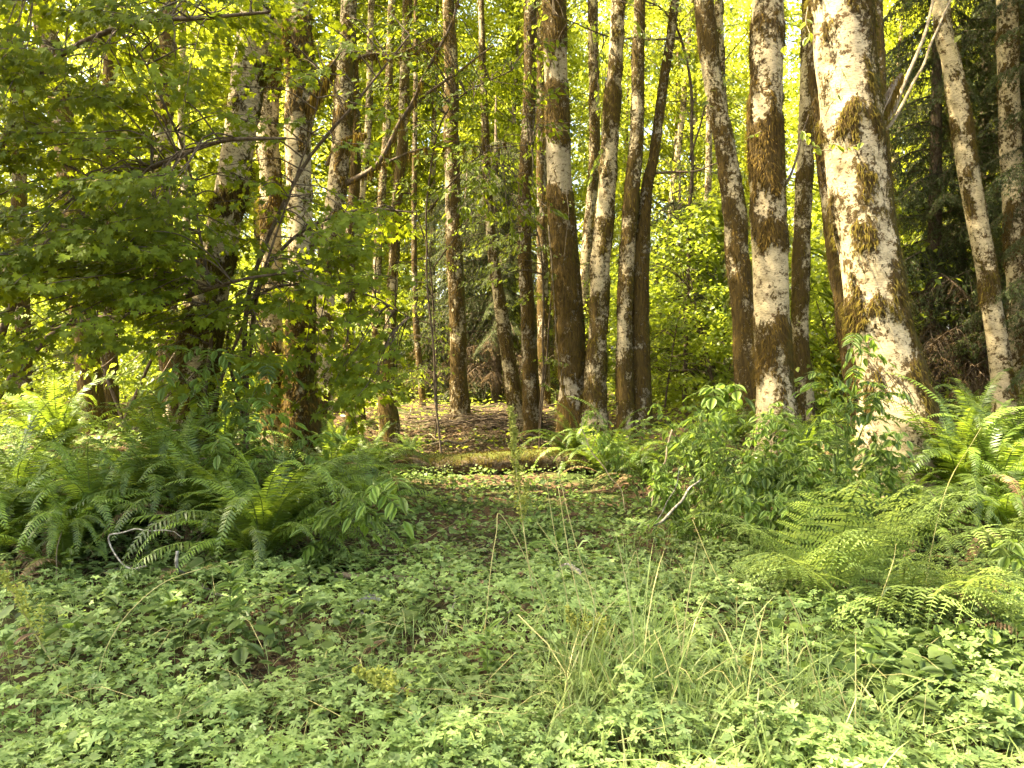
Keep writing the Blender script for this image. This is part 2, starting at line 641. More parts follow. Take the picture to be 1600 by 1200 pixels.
def scatter(soup, tmpl, pos, size, zlo=-0.6, zhi=0.1, up_j=0.45, mi=0, dirs=None):
    n = len(pos)
    if n == 0:
        return
    d = rand_dirs(n, zlo, zhi) if dirs is None else dirs
    up = np.array([0, 0, 1.0]) + rng.normal(0, up_j, (n, 3))
    Mx = frames(d, up)
    s = size if np.ndim(size) else np.full(n, size)
    s = s * rng.uniform(0.7, 1.25, n)
    soup.inst(tmpl, Mx * s[:, None, None], pos, mi)


# ------------------------------------------------------------------ the ground
gx = np.concatenate([np.linspace(-120, -16, 30), np.arange(-15.5, 15.6, 0.16), np.linspace(16, 120, 30)])
gy = np.concatenate([np.linspace(-60, 1, 24), np.arange(1.2, 24, 0.16), np.linspace(24.5, 180, 60)])
XX, YY = np.meshgrid(gx, gy)
ZZ = gz(XX, YY) + rng.normal(0, 0.008, XX.shape)
nx, ny = len(gx), len(gy)
idx = np.arange(nx * ny).reshape(ny, nx)
quads = np.stack([idx[:-1, :-1], idx[:-1, 1:], idx[1:, 1:], idx[1:, :-1]], -1).reshape(-1, 4)
g = link_mesh('ground', mesh_arrays('ground', np.column_stack([XX.ravel(), YY.ravel(), ZZ.ravel()]), quads), M['ground'])
tag(g, 'dark forest floor of soil and leaf litter with a low bank on each side', None, None, 'structure')


# ------------------------------------------------------------------ trunks
def fract(v, oct_=3):
    s, a = 0.0, 1.0
    for _ in range(oct_):
        s += a * mnoise.noise(v)
        v = v * 2.1
        a *= 0.5
    return s


def build_trunk(name, spine, rads, moss_fn, seg=22, step=0.05, dense_top=8.0, seed=0.0, lump=0.06, swell=0.012):
    """spine: list of Vectors (local), rads: radii at the spine points; moss_fn(z, nx, ny) -> bias"""
    zs = [p.z for p in spine]
    z = zs[0]
    levels = []
    while z < zs[-1]:
        levels.append(z)
        z += step if z < dense_top else 0.4
    levels.append(zs[-1])
    # smooth centre line
    cl = curve(spine, 80)
    clz = np.array([p.z for p in cl])
    clx = np.array([p.x for p in cl])
    cly = np.array([p.y for p in cl])
    V, ms, gr = [], [], []
    for zz in levels:
        cx = float(np.interp(zz, clz, clx))
        cy_ = float(np.interp(zz, clz, cly))
        r = float(np.interp(zz, zs, rads))
        for k in range(seg):
            an = 2 * math.pi * k / seg
            nx_, ny_ = math.cos(an), math.sin(an)
            q = Vector((nx_ * r * 5, ny_ * r * 5, zz * 2.2)) + Vector((seed, seed * 1.7, 0))
            m_ = moss_fn(zz + 0.22 * mnoise.noise(q * 0.9) + 0.10 * mnoise.noise(q * 3.1), nx_, ny_) + 0.62 * fract(q * 1.15, 4)
            lump_ = 1 + lump * mnoise.noise(Vector((nx_ * 1.2, ny_ * 1.2, zz * 1.6 + seed)))
            w = min(1.0, max(0.0, (m_ - 0.26) * 5))
            fuzz = mnoise.noise(Vector((nx_ * r * 26, ny_ * r * 26, zz * 18 + seed)))
            rr = r * lump_ + w * (swell + 0.010 * fuzz + r * 0.03)
            V.append((cx + nx_ * rr, cy_ + ny_ * rr, zz))
            ms.append(m_)
            gr.append(0.5 * nx_ + 0.25 * mnoise.noise(q * 0.7))
    n = len(levels)
    idx = np.arange(n * seg).reshape(n, seg)
    nxt = np.roll(idx, -1, axis=1)
    Fc = np.stack([idx[:-1], nxt[:-1], nxt[1:], idx[1:]], -1).reshape(-1, 4)
    me = mesh_arrays(name, np.array(V), Fc)
    for nm, arr in (('moss', ms), ('green', gr)):
        a = me.attributes.new(nm, 'FLOAT', 'POINT')
        a.data.foreach_set('value', np.array(arr, np.float32))
    return me, np.array(V), np.array(ms), seg, n


def moss_strands(V, ms, seg, n, count, zmin, zmax, thr=0.55, length=0.055, width=0.006):
    """hanging moss fibres on the mossy parts of a trunk"""
    vid = np.where((ms > thr) & (V[:, 2] > zmin) & (V[:, 2] < zmax))[0]
    if len(vid) < 10:
        return None
    pick = rng.choice(vid, count)
    ring = pick // seg
    # outward direction from the ring centre
    cen = V.reshape(n, seg, 3).mean(1)
    P = V[pick]
    out = P - cen[ring]
    out[:, 2] = 0
    out /= np.linalg.norm(out, axis=1, keepdims=True) + 1e-9
    tan = np.column_stack([-out[:, 1], out[:, 0], np.zeros(count)])
    P = P + tan * rng.uniform(-0.02, 0.02, (count, 1)) + np.array([0, 0, 1]) * rng.uniform(-0.03, 0.03, (count, 1)) - out * 0.004
    ln = length * rng.uniform(0.4, 1.6, (count, 1))
    d = out * rng.uniform(0.35, 1.2, (count, 1)) + np.array([0, 0, -1.0]) * rng.uniform(0.3, 1.2, (count, 1)) + tan * rng.normal(0, 0.35, (count, 1))
    d /= np.linalg.norm(d, axis=1, keepdims=True)
    mid = P + d * ln * 0.5 + out * 0.004
    tip = P + d * ln * 0.8 + np.array([0, 0, -1.0]) * ln * 0.3
    w = tan * width
    VV = np.stack([P - w, P + w, mid + w * 0.8, mid - w * 0.8, tip], 1).reshape(-1, 3)
    b = (np.arange(count) * 5)[:, None]
    T = np.concatenate([b + [0, 1, 2], b + [0, 2, 3], b + [3, 2, 4]], 0)
    return VV, T


def bands(spec, Y, base=0.0, side=0.0):
    """spec: list of (py0, py1, bias); returns a function of local height for a tree standing at depth Y (world z)"""
    rows = sorted(spec)
    zs, bs = [], []
    pts = []
    for y0, y1, b in rows:
        z1 = at(800, y0, Y).z
        z0 = at(800, y1, Y).z
        pts.append((z0, z1, b))

    def fn(zw, nx_, ny_):
        v = base
        for z0, z1, b in pts:
            if z0 - 0.15 < zw < z1 + 0.15:
                e = 0.10
                t = min((zw - z0 + e) / (2 * e), (z1 - zw + e) / (2 * e), 1)
                if t > 0:
                    v = v * (1 - t) + b * t
        return v + side * max(0, nx_)
    return fn


CROWNS = []
CROWN_BIG = []


def make_crown(seed, rad, hgt, clusters, per, leaf, tmpl, lo=0.15, flat=0.35, csize=0.75):
    """leaf sprays around radiating limbs, seen as ragged layers with gaps"""
    st = random.Random(seed)
    s = Soup()
    P = []
    for i in range(clusters):
        h = st.uniform(0, 1)
        rr = rad * (math.sin(math.pi * min(1, (h * (1 - lo) + lo))) ** 0.5) * st.uniform(0.35, 1.0)
        a = st.uniform(0, 6.283)
        p = Vector((math.cos(a) * rr, math.sin(a) * rr, h * hgt + 0.12 * rr))
        P.append(p)
        root = Vector((0, 0, max(0, p.z - rr * st.uniform(0.25, 0.6))))
        mid = root.lerp(p, 0.5) + Vector((st.uniform(-.2, .2), st.uniform(-.2, .2), st.uniform(0, .25)))
        s.tube(curve([root, mid, p], 7), [0.022 + 0.006 * rr, 0.006], 3, 1)
        # spray: flattish cloud stretched along the limb
        n = int(per * st.uniform(0.6, 1.3))
        rs = csize * st.uniform(0.55, 1.2)
        q = rng.normal(0, 1, (n, 3)) * np.array([rs * .55, rs * .55, rs * flat * .5])
        q[:, 2] -= 0.25 * (q[:, 0] ** 2 + q[:, 1] ** 2)
        scatter(s, tmpl, q + np.array(p), leaf, -0.7, 0.15, 0.4, 0)
    me = s.mesh('crown')
    return me


def crown_mats(me, leafmat):
    me.materials.clear()
    me.materials.append(leafmat)
    me.materials.append(M['twig'])


for sd in range(4):
    me = make_crown(sd, 2.9, 7.4, 120, 105, 0.115, LEAF_DIAMOND)
    crown_mats(me, M['alder'])
    CROWNS.append(me)
UNDER = []
for sd in range(3):
    me = make_crown(30 + sd, 1.6, 3.2, 70, 90, 0.09, LEAF_DIAMOND, lo=0.25, flat=0.25, csize=0.55)
    crown_mats(me, M['under'])
    UNDER.append(me)


# (label, Y, [(px, py, width px)...], base moss, side moss, [(py0,py1,bias)], options)
TREES = [
 ('massive pale alder trunk with rusty moss bands, the thickest trunk, on the right', 7.0,
  [(1402, 668, 122), (1395, 600, 97), (1373, 500, 88), (1357, 400, 86), (1341, 300, 86), (1325, 150, 86), (1313, 0, 86)],
  -0.08, 0.66, [(-20, 22, 0.6), (45, 62, 0.25), (100, 150, 0.12), (190, 222, 0.75), (268, 300, 0.22), (330, 372, 0.28), (375, 405, 0.1), (462, 520, 0.55), (560, 636, 0.30)], dict(seed=3.1, moss=5200, seg=40, step=0.03)),
 ('straight alder trunk with a wide hanging moss sleeve, left of the thickest trunk', 9.0,
  [(1213, 650, 62), (1210, 600, 53), (1203, 400, 53), (1196, 200, 50), (1199, 0, 46)],
  0.12, 0.18, [(25, 60, 0.35), (75, 110, 0.25), (190, 285, 0.95), (355, 385, 0.55), (395, 490, -0.2), (500, 590, 0.62), (600, 640, 0.05)], dict(seed=8.2, moss=3600, seg=32, step=0.035)),
 ('leaning alder trunk mottled white, curving up left of the moss-sleeved trunk', 11.0,
  [(1168, 600, 38), (1163, 500, 34), (1152, 400, 34), (1147, 330, 34), (1131, 220, 30), (1117, 150, 28), (1100, 0, 28)],
  0.30, 0.1, [(40, 70, 0.8), (400, 600, 0.6)], dict(seed=12.5, moss=1600)),
 ('slender mottled trunk seen between the two pale trunks on the right', 13.0,
  [(1252, 592, 34), (1250, 540, 25), (1252, 400, 25), (1258, 250, 24), (1266, 0, 22)],
  0.22, 0.1, [(260, 275, 0.6), (380, 480, 0.55), (545, 600, 0.8)], dict(seed=17.5, moss=900)),
 ('dark mossy trunk close behind the left edge of the thickest trunk', 9.5,
  [(1345, 640, 34), (1322, 500, 28), (1302, 350, 26), (1285, 180, 26), (1272, 0, 24)],
  0.55, 0.1, [], dict(seed=21.5, moss=1500)),
 ('mossy stem peeping out behind the upper right of the thickest trunk', 8.6,
  [(1420, 640, 26), (1392, 400, 24), (1374, 200, 22), (1367, 0, 20)],
  0.6, 0.0, [], dict(seed=25.5, moss=700)),
 ('slim alder trunk with a fork of white bark right of the stout brown mossy trunk', 12.6,
  [(930, 668, 42), (930, 600, 33), (935, 500, 28), (939, 400, 30), (948, 300, 27), (954, 200, 26), (961, 100, 22), (966, 0, 21)],
  0.15, 0.05, [(130, 185, 0.85), (340, 380, 0.45), (450, 660, 0.42)], dict(seed=33.3, moss=1900, seg=28, step=0.04)),
 ('stout brown mossy trunk with white patches near the top, centre right', 12.9,
  [(898, 680, 58), (896, 600, 42), (890, 500, 42), (882, 400, 42), (875, 300, 39), (871, 200, 37), (866, 0, 33)],
  0.72, 0.0, [(80, 135, 0.0), (200, 212, 0.2), (228, 296, -0.15), (585, 622, 0.05)], dict(seed=41.0, moss=3600, seg=30, step=0.035)),
 ('thin speckled trunk just behind the stout brown mossy trunk', 17.0,
  [(905, 640, 18), (912, 450, 17), (928, 250, 16), (926, 0, 14)],
  0.3, 0.1, [], dict(seed=45.0, moss=400)),
 ('pale lichen trunk touching a mossy twin, right of the white forked trunk', 12.5,
  [(976, 632, 26), (976, 500, 23), (980, 400, 23), (987, 300, 22), (995, 200, 20), (996, 100, 18), (999, 0, 16)],
  0.25, 0.25, [(300, 345, 0.7), (560, 640, 0.6)], dict(seed=49.5, moss=1000)),
 ('mossy twin trunk that bends away to the upper right as a thin dark stem', 12.6,
  [(1001, 632, 32), (1000, 500, 26), (1001, 400, 25), (1010, 300, 16), (1022, 240, 14), (1038, 120, 12), (1055, 0, 11)],
  0.6, 0.1, [], dict(seed=53.5, moss=1200)),
 ('upright orange-brown mossy trunk standing at the back left of the clearing', 16.0,
  [(719, 645, 32), (717, 600, 26), (715, 500, 24), (710, 400, 24), (707, 300, 23), (705, 200, 22), (705, 100, 20), (700, 0, 16)],
  0.42, 0.2, [], dict(seed=57.5, moss=1400)),
 ('leaning mossy trunk with a pale left edge above the fallen log', 15.0,
  [(808, 650, 26), (800, 600, 23), (785, 500, 20), (770, 400, 15), (762, 300, 12), (758, 200, 10), (752, 40, 8)],
  0.3, 0.35, [], dict(seed=61.5, moss=900)),
 ('mossy trunk wrapped in light leaves just right of the leaning one', 14.5,
  [(833, 668, 30), (829, 600, 24), (825, 500, 21), (820, 400, 19), (820, 300, 18), (827, 150, 18), (829, 0, 17)],
  0.5, 0.1, [], dict(seed=65.5, moss=1100)),
 ('thin mossy trunk half hidden left of the stout brown mossy trunk', 18.0,
  [(851, 640, 20), (848, 450, 16), (846, 250, 14), (846, 0, 12)],
  0.5, 0.0, [], dict(seed=69.5, moss=350)),
 ('crooked thin trunk with a skirted mossy foot left of the clearing', 14.0,
  [(607, 650, 30), (604, 610, 20), (610, 500, 16), (616, 400, 15), (619, 330, 15), (629, 220, 15), (632, 100, 14), (637, 0, 13)],
  0.42, 0.1, [(560, 650, 0.8)], dict(seed=73.5, moss=1300)),
 ('rough dark-patched trunk carrying a long side limb, left of centre', 11.0,
  [(500, 670, 40), (503, 560, 32), (512, 400, 30), (525, 300, 29), (535, 200, 29), (539, 100, 27), (545, 0, 23)],
  0.18, 0.15, [(100, 200, 0.45)], dict(seed=77.5, moss=1500)),
 ('thin dark stem right beside the rough dark-patched trunk', 11.6,
  [(548, 655, 15), (545, 560, 14), (546, 400, 15), (556, 250, 14), (553, 120, 12), (549, 0, 11)],
  0.5, 0.0, [], dict(seed=81.5, moss=500)),
 ('thick leaning alder with cream bark and ragged moss skirts behind the maple leaves', 8.0,
  [(290, 690, 84), (303, 600, 68), (320, 500, 60), (341, 400, 54), (360, 300, 48), (376, 200, 48), (390, 100, 49), (401, 0, 50)],
  -0.22, 0.30, [(80, 125, 0.35), (150, 180, 0.4), (292, 345, 0.75), (398, 440, 0.7), (470, 560, 0.6), (560, 690, 0.3)], dict(seed=85.5, moss=4200, seg=34, step=0.035)),
 ('pale mottled alder trunk, middle one of three close trunks on the left', 9.5,
  [(432, 690, 46), (428, 600, 34), (425, 500, 31), (423, 300, 31), (418, 200, 33), (425, 0, 30)],
  0.04, 0.2, [(90, 130, 0.5), (290, 330, 0.5), (540, 690, 0.5)], dict(seed=89.5, moss=1800, seg=26, step=0.04)),
 ('alder trunk with a hanging beard of moss, right one of three close trunks', 9.1,
  [(474, 690, 58), (470, 600, 44), (470, 400, 38), (468, 300, 38), (465, 200, 40), (470, 100, 40), (465, 0, 38)],
  0.16, 0.2, [(35, 120, 0.85), (170, 250, 0.1), (320, 440, 0.0), (450, 690, 0.65)], dict(seed=93.5, moss=3600, seg=28, step=0.04)),
 ('leaning birch-white alder trunk in front of the dark conifers, lower end at the right', 11.0,
  [(1570, 632, 38), (1566, 590, 32), (1553, 500, 29), (1537, 400, 29), (1518, 300, 30), (1503, 200, 30), (1487, 100, 27), (1468, 0, 24)],
  0.05, 0.42, [(190, 215, 0.55), (390, 470, 0.35)], dict(seed=97.5, moss=1400, seg=26, step=0.04)),
 ('alder trunk at the far right edge behind the conifer sprays', 11.6,
  [(1600, 640, 40), (1594, 500, 32), (1588, 400, 30), (1582, 300, 30), (1578, 200, 30), (1573, 0, 28)],
  0.15, 0.3, [(50, 75, 0.6), (330, 390, 0.6)], dict(seed=101.5, moss=900)),
 ('brown mossy trunk at the upper left corner leaning to the right', 10.5,
  [(150, 690, 34), (120, 400, 32), (100, 200, 30), (78, 70, 28), (64, 0, 26)],
  0.7, 0.0, [], dict(seed=105.5, moss=1100)),
 ('reddish mossy trunk behind the maple, third trunk from the left edge', 11.5,
  [(276, 660, 34), (262, 500, 30), (252, 330, 30), (254, 200, 27), (264, 80, 24), (262, 0, 22)],
  0.55, 0.0, [(190, 290, 0.2)], dict(seed=109.5, moss=1000)),
 ('dark upright trunk low at the left behind the ferns', 13.0,
  [(172, 680, 24), (172, 500, 19), (168, 350, 18), (170, 150, 16), (174, 0, 14)],
  0.6, 0.0, [], dict(seed=113.5, moss=500)),
 ('thin white alder stem between the cream trunk and the left edge', 12.0,
  [(296, 640, 13), (292, 450, 12), (291, 330, 12), (283, 200, 10), (286, 0, 9)],
  0.0, 0.1, [], dict(seed=117.5, moss=150)),
 ('slim white-streaked stem left of the crooked thin trunk', 15.0,
  [(560, 640, 18), (552, 560, 14), (546, 480, 13), (560, 350, 12), (575, 200, 10), (580, 0, 9)],
  0.2, 0.1, [], dict(seed=121.5, moss=250)),
 ('very thin dark sapling trunk left of the upright orange-brown trunk', 18.0,
  [(660, 625, 9), (650, 500, 8), (647, 350, 7), (650, 100, 6)],
  0.5, 0.0, [], dict(seed=125.5, moss=100)),
 ('thin bleached trunk at the back right of the clearing below the hanging conifer', 19.0,
  [(1088, 640, 13), (1087, 560, 12), (1092, 430, 10), (1105, 330, 11), (1108, 150, 9), (1104, 0, 8)],
  0.1, 0.1, [(420, 440, 0.7)], dict(seed=129.5, moss=120)),
 ('pale slanting far trunk left of the thin bleached trunk', 22.0,
  [(1050, 640, 11), (1046, 450, 10), (1048, 330, 9), (1066, 180, 9), (1080, 0, 8)],
  0.1, 0.1, [], dict(seed=133.5, moss=100)),
 ('mossy mid-size trunk in the brightest leaves above the clearing left side', 20.0,
  [(585, 630, 13), (590, 400, 12), (604, 200, 11), (612, 0, 10)],
  0.35, 0.1, [], dict(seed=137.5, moss=200)),
 ('dark trunk seen just left of the brown mossy corner trunk', 14.0,
  [(40, 660, 22), (32, 400, 20), (28, 200, 18), (22, 0, 17)],
  0.5, 0.1, [], dict(seed=141.5, moss=500)),
 ('grey-green slender trunk right of the leaning mottled trunk top', 15.0,
  [(1180, 640, 18), (1150, 350, 15), (1128, 150, 14), (1123, 0, 12)],
  0.25, 0.1, [], dict(seed=145.5, moss=300)),
]

spines = {}
for ti, (label, Y, prof, mb, side, bd, opt) in enumerate(TREES):
    pts, rr = [], []
    for px, py, w in prof:
        pts.append(at(px, py, Y))
        rr.append(w * 0.5 / F * Y)
    # down to the floor
    d = (pts[1] - pts[0])
    d = d / max(d.z, 1e-3)
    zf = float(gz(pts[0].x, pts[0].y)) - 0.25
    if pts[0].z > zf + 0.05:
        foot = pts[0] - d * (pts[0].z - zf) * 0.6
        foot.z = zf
        foot.y = Y
        pts.insert(0, foot)
        rr.insert(0, rr[0] * 1.12)
        mid_ = pts[0].lerp(pts[1], min(0.45, 0.35 / max(0.4, pts[1].z - pts[0].z)))
        pts.insert(1, mid_)
        rr.insert(1, rr[0])
        rr[0] *= 1.45
    # up to the crown
    d = (pts[-1] - pts[-3])
    d = d / d.z
    top_z = pts[-1].z
    H = 13 + (ti * 37 % 5)
    if H > top_z + 2:
        e = 0.55
        q = pts[-1] + d * ((H - top_z) * 0.5) * e
        q.z = (top_z + H) / 2
        pts.append(q); rr.append(rr[-1] * 0.72)
        q2 = q + d * ((H - top_z) * 0.5) * 0.3
        q2.z = H
        pts.append(q2); rr.append(0.025)
    base = Vector((pts[0].x, pts[0].y, float(gz(pts[0].x, pts[0].y))))
    local = [p - base for p in pts]
    fnw = bands(bd, Y, mb, side)
    name = 'alder_tree'
    t = thing(name, label, 'tree', base)
    seg = opt.get('seg', 18)
    step = opt.get('step', 0.06)
    me, V, ms, seg, n = build_trunk('trunk', local, rr, lambda z, a, b: fnw(z + base.z, a, b), seg, step, dense_top=at(800, -60, Y).z + 0.5, seed=opt['seed'])
    link_mesh('trunk', me, M['bark'] if mb < 0.5 else M['bark_grey'], t)
    st = moss_strands(V, ms, seg, n, opt.get('moss', 500), at(800, 700, Y).z - base.z, at(800, -30, Y).z - base.z,
                      thr=0.36, length=0.07 if Y < 12 else 0.09, width=0.0036 + 0.0002 * Y)
    if st is not None:
        mo = link_mesh('moss', mesh_arrays('moss', st[0], st[1]), M['moss'] if ti % 3 else M['moss_green'], t)
        mo['kind'] = 'stuff'
    spines[ti] = (t, base, curve(local, 40), Y)
    if ti in (1, 6, 11, 19, 25):
        cr = CROWNS[ti % 4]
        c = link_mesh('crown', cr, None, t)
        c.location = (local[-1].x * 0.6 + local[-2].x * 0.4, local[-1].y, local[-2].z - 1.0)
        c.rotation_euler = (0, 0, ti * 1.3)
        c.scale = (1.05, 1.05, 0.8)


def limb(ti, pts, rad, mossy=False, name='branch', mat='twig', amp=0.03, n=20, drape=0):
    t, base, _, Y = spines[ti]
    P = rough_curve([Vector(p) - base for p in pts], n, amp)
    s = Soup()
    s.tube(P, rad, 7)
    o = link_mesh(name, s.mesh(name), M[mat], t)
    if drape:
        V = []
        cnt = drape
        k = rng.integers(2, n - 1, cnt)
        Pn = np.array([tuple(p) for p in P])
        rp = Pn[k] + rng.normal(0, 0.018, (cnt, 3))
        ln = rng.uniform(0.03, 0.16, (cnt, 1)) * (0.5 + 1.2 * np.sin(np.pi * k / n)[:, None])
        w = np.column_stack([rng.normal(0, 1, cnt), rng.normal(0, 1, cnt), np.zeros(cnt)]) * 0.004
        tip = rp + np.array([0, 0, -1.0]) * ln + rng.normal(0, 0.014, (cnt, 3))
        VV = np.stack([rp - w, rp + w, tip], 1).reshape(-1, 3)
        T = np.arange(cnt * 3).reshape(-1, 3)
        m2 = link_mesh('hanging_moss', mesh_arrays('hanging_moss', VV, T), M['moss'], t)
        m2['kind'] = 'stuff'
    return o


# bearded limb on the right one of the three left trunks
limb(20, [at(470, 175, 9.1), at(490, 150, 8.9), at(508, 118, 8.8), at(520, 95, 8.7)], [0.05, 0.02], drape=2400)
limb(20, [at(462, 100, 9.1), at(452, 70, 8.9), at(446, 40, 8.8)], [0.045, 0.02], drape=1500)
# the long side limb left of centre
limb(16, [at(535, 290, 11), at(560, 276, 10.9), at(588, 258, 10.8), at(606, 225, 10.8), at(622, 195, 10.8), at(648, 155, 10.7), at(672, 100, 10.6), at(705, 40, 10.5), at(720, -20, 10.4)], [0.045, 0.034, 0.026, 0.014], drape=900)
limb(16, [at(510, 260, 11), at(528, 225, 10.9), at(552, 215, 10.9), at(572, 208, 10.8)], [0.03, 0.01], drape=1300)
limb(16, [at(560, 278, 10.9), at(600, 256, 10.9), at(650, 236, 10.8), at(700, 230, 10.8), at(760, 228, 10.8), at(800, 222, 10.7)], [0.025, 0.006], drape=500)
limb(16, [at(545, 95, 11), at(590, 80, 10.9), at(630, 82, 10.8), at(680, 55, 10.7)], [0.03, 0.01], drape=600)
limb(15, [at(625, 190, 14), at(650, 160, 13.9), at(690, 130, 13.8), at(725, 105, 13.7), at(770, 70, 13.6)], [0.04, 0.012], drape=200)
limb(15, [at(632, 85, 14), at(655, 75, 13.9), at(700, 62, 13.8)], [0.03, 0.01], drape=500)
# bare limbs reaching up to the right from the thickest trunk
limb(0, [at(1372, 205, 7.1), at(1400, 165, 7.3), at(1425, 105, 7.5), at(1448, 40, 7.7), at(1462, -15, 7.9)], [0.022, 0.013], mat='twig_pale')
limb(0, [at(1376, 208, 7.1), at(1395, 190, 7.3), at(1420, 140, 7.6), at(1442, 100, 7.8), at(1462, 52, 8.0), at(1495, -20, 8.2)], [0.018, 0.010], mat='twig_pale')
limb(0, [at(1368, 158, 7.0), at(1382, 160, 7.1), at(1392, 140, 7.2), at(1410, 118, 7.3)], [0.05, 0.02], drape=700)
limb(0, [at(1350, 210, 6.75), at(1372, 205, 6.8), at(1384, 170, 6.8), at(1400, 130, 6.9)], [0.006, 0.003], mat='twig_pale')
for k in range(9):                                   # crossing twigs low on the thickest trunk
    x0 = 1350 + k * 7
    limb(0, [at(x0, 560 + k * 4, 6.62), at(x0 + 18, 590 + k * 3, 6.6), at(x0 + 34, 640 + k, 6.62)], [0.004, 0.002], mat='twig', n=8, amp=0.02)
limb(10, [at(1022, 270, 12.6), at(1050, 268, 12.5), at(1085, 268, 12.4), at(1110, 258, 12.4), at(1140, 250, 12.3)], [0.025, 0.006])
limb(1, [at(1222, 295, 9.0), at(1240, 265, 9.2), at(1252, 215, 9.4), at(1262, 180, 9.5)], [0.02, 0.006])
# pale dead vine climbing the stout mossy trunk
limb(7, [at(884, 290, 12.5), at(889, 330, 12.48), at(884, 370, 12.48), at(880, 400, 12.48)], [0.006, 0.004], mat='twig_pale')
limb(7, [at(858, 350, 12.5), at(862, 420, 12.48), at(866, 480, 12.48), at(872, 560, 12.48), at(885, 620, 12.48), at(900, 655, 12.48)], [0.012, 0.006], mat='twig_pale', drape=300)

# ------------------------------------------------------------------ trees of the middle distance and behind
FAR_LABELS = [('slender far alder half lost in the sunlit leaves behind the clearing', 'far alders behind the clearing'),
              ('young leafy tree in the bright green middle distance', 'young leafy trees in the middle distance')]
st = random.Random(5)
far_trunks = []
for sd in range(3):
    sp = [Vector((0, 0, -0.3)), Vector((st.uniform(-.15, .15), 0, 3)), Vector((st.uniform(-.4, .4), 0, 7)), Vector((st.uniform(-.5, .5), 0, 13))]
    me, *_ = build_trunk('trunk', sp, [0.16, 0.13, 0.10, 0.03], lambda z, a, b: 0.28, 12, 0.15, 9, seed=200 + sd * 9)
    me.materials.append(M['bark'])
    far_trunks.append(me)


def far_tree(x, y, sc, k, low, group=0, top=True):
    z = float(gz(x, y))
    t = thing('alder_tree', FAR_LABELS[group][0], 'tree', (x, y, z), st.uniform(0, 6.28), FAR_LABELS[group][1])
    tr = link_mesh('trunk', far_trunks[k % 3], None, t)
    tr.scale = (sc, sc, 1.0)
    c = link_mesh('crown', CROWNS[k % 4], None, t)
    c.location = (0, 0, low)
    c.rotation_euler = (0, 0, st.uniform(0, 6.28))
    s_ = st.uniform(0.85, 1.15)
    c.scale = (s_, s_, 1.1)
    if top:
        c = link_mesh('crown', CROWNS[(k + 1) % 4], None, t, (0, 0, low + 6.8))
        c.rotation_euler = (0, 0, st.uniform(0, 6.28))
        c.scale = (s_ * 0.9, s_ * 0.9, 1.15)
    return t


k = 0
for row, (Y, sp, low) in enumerate([(21, 4.6, 3.6), (26, 4.6, 2.4), (32, 4.8, 2.0), (40, 5.2, 2.2), (50, 6.2, 3.0)]):
    x = -0.70 * Y + st.uniform(-1, 1)
    while x < 0.72 * Y:
        yy = Y + st.uniform(-1.8, 1.8)
        xx = x + st.uniform(-.8, .8)
        if not (row == 0 and -2.5 < xx < 1.5):
            far_tree(xx, yy, st.uniform(0.7, 1.3), k, low + st.uniform(-1.0, 1.2), top=row > 0 or k % 2 == 0)
        k += 1
        x += sp * st.uniform(0.8, 1.3)


def bush(px, Y, sc=1.0, zoff=0.0, label='bright leafy bush under the trees in the middle distance', group='leafy bushes in the middle distance', kk=0, name='leafy_bush'):
    f = floor(px, Y)
    t = thing(name, label, 'bush', f, st.uniform(0, 6.28), group)
    s = Soup()
    for j in range(4):
        a = st.uniform(0, 6.28)
        s.tube(rough_curve([Vector((0, 0, -0.05)), Vector((math.cos(a) * .25 * sc, math.sin(a) * .25 * sc, 0.9 * sc + zoff)), Vector((math.cos(a) * .7 * sc, math.sin(a) * .7 * sc, 2.2 * sc + zoff))], 9, 0.05), [0.02, 0.008], 5)
        s.M[-1][:] = 0
    link_mesh('stem', s.mesh('stem'), M['twig'], t)
    c = link_mesh('crown', UNDER[kk % 3], None, t)
    c.location = (0, 0, zoff)
    c.scale = (sc, sc, sc)
    return t


for px, Yq in ((540, 24), (610, 27), (670, 23.5), (735, 28), (800, 25), (850, 30), (640, 33)):
    far_tree((px - 800) / F * Yq, Yq, 0.8, int(px), 5.2, top=True)

k = 0
for Y, n in ((15.5, 9), (18.5, 11), (22, 12), (26, 13), (31, 14)):
    for i in range(n):
        px = -40 + 1680 * (i + 0.5) / n + st.uniform(-50, 50)
        if Y < 20 and (610 < px < 930):
            continue
        if Y < 25 and 1360 < px:
            continue
        bush(px, Y + st.uniform(-1, 1), st.uniform(0.8, 1.35), st.uniform(-0.4, 0.5), kk=k)
        k += 1

# the wood closing the view
s = Soup()
n = 90000
ang = rng.uniform(-48, 48, n)
dist = rng.uniform(56, 66, n)
hh = rng.uniform(0, 1, n) ** 0.95 * (29 + 4 * np.sin(ang * 0.35) + 3 * np.sin(ang * 0.83))
pos = np.column_stack([np.sin(np.radians(ang)) * dist, np.cos(np.radians(ang)) * dist, hh + 0.6])
keep = np.array([mnoise.noise(Vector(p) * 0.33) > -0.42 for p in pos])
scatter(s, LEAF_DIAMOND, pos[keep], 0.42, -0.7, 0.4, 0.7)
o = link_mesh('distant_woods', s.mesh('distant_woods'), M['alder'])
tag(o, 'far-off leafy wood closing the view behind all the trunks', None, None, 'stuff')

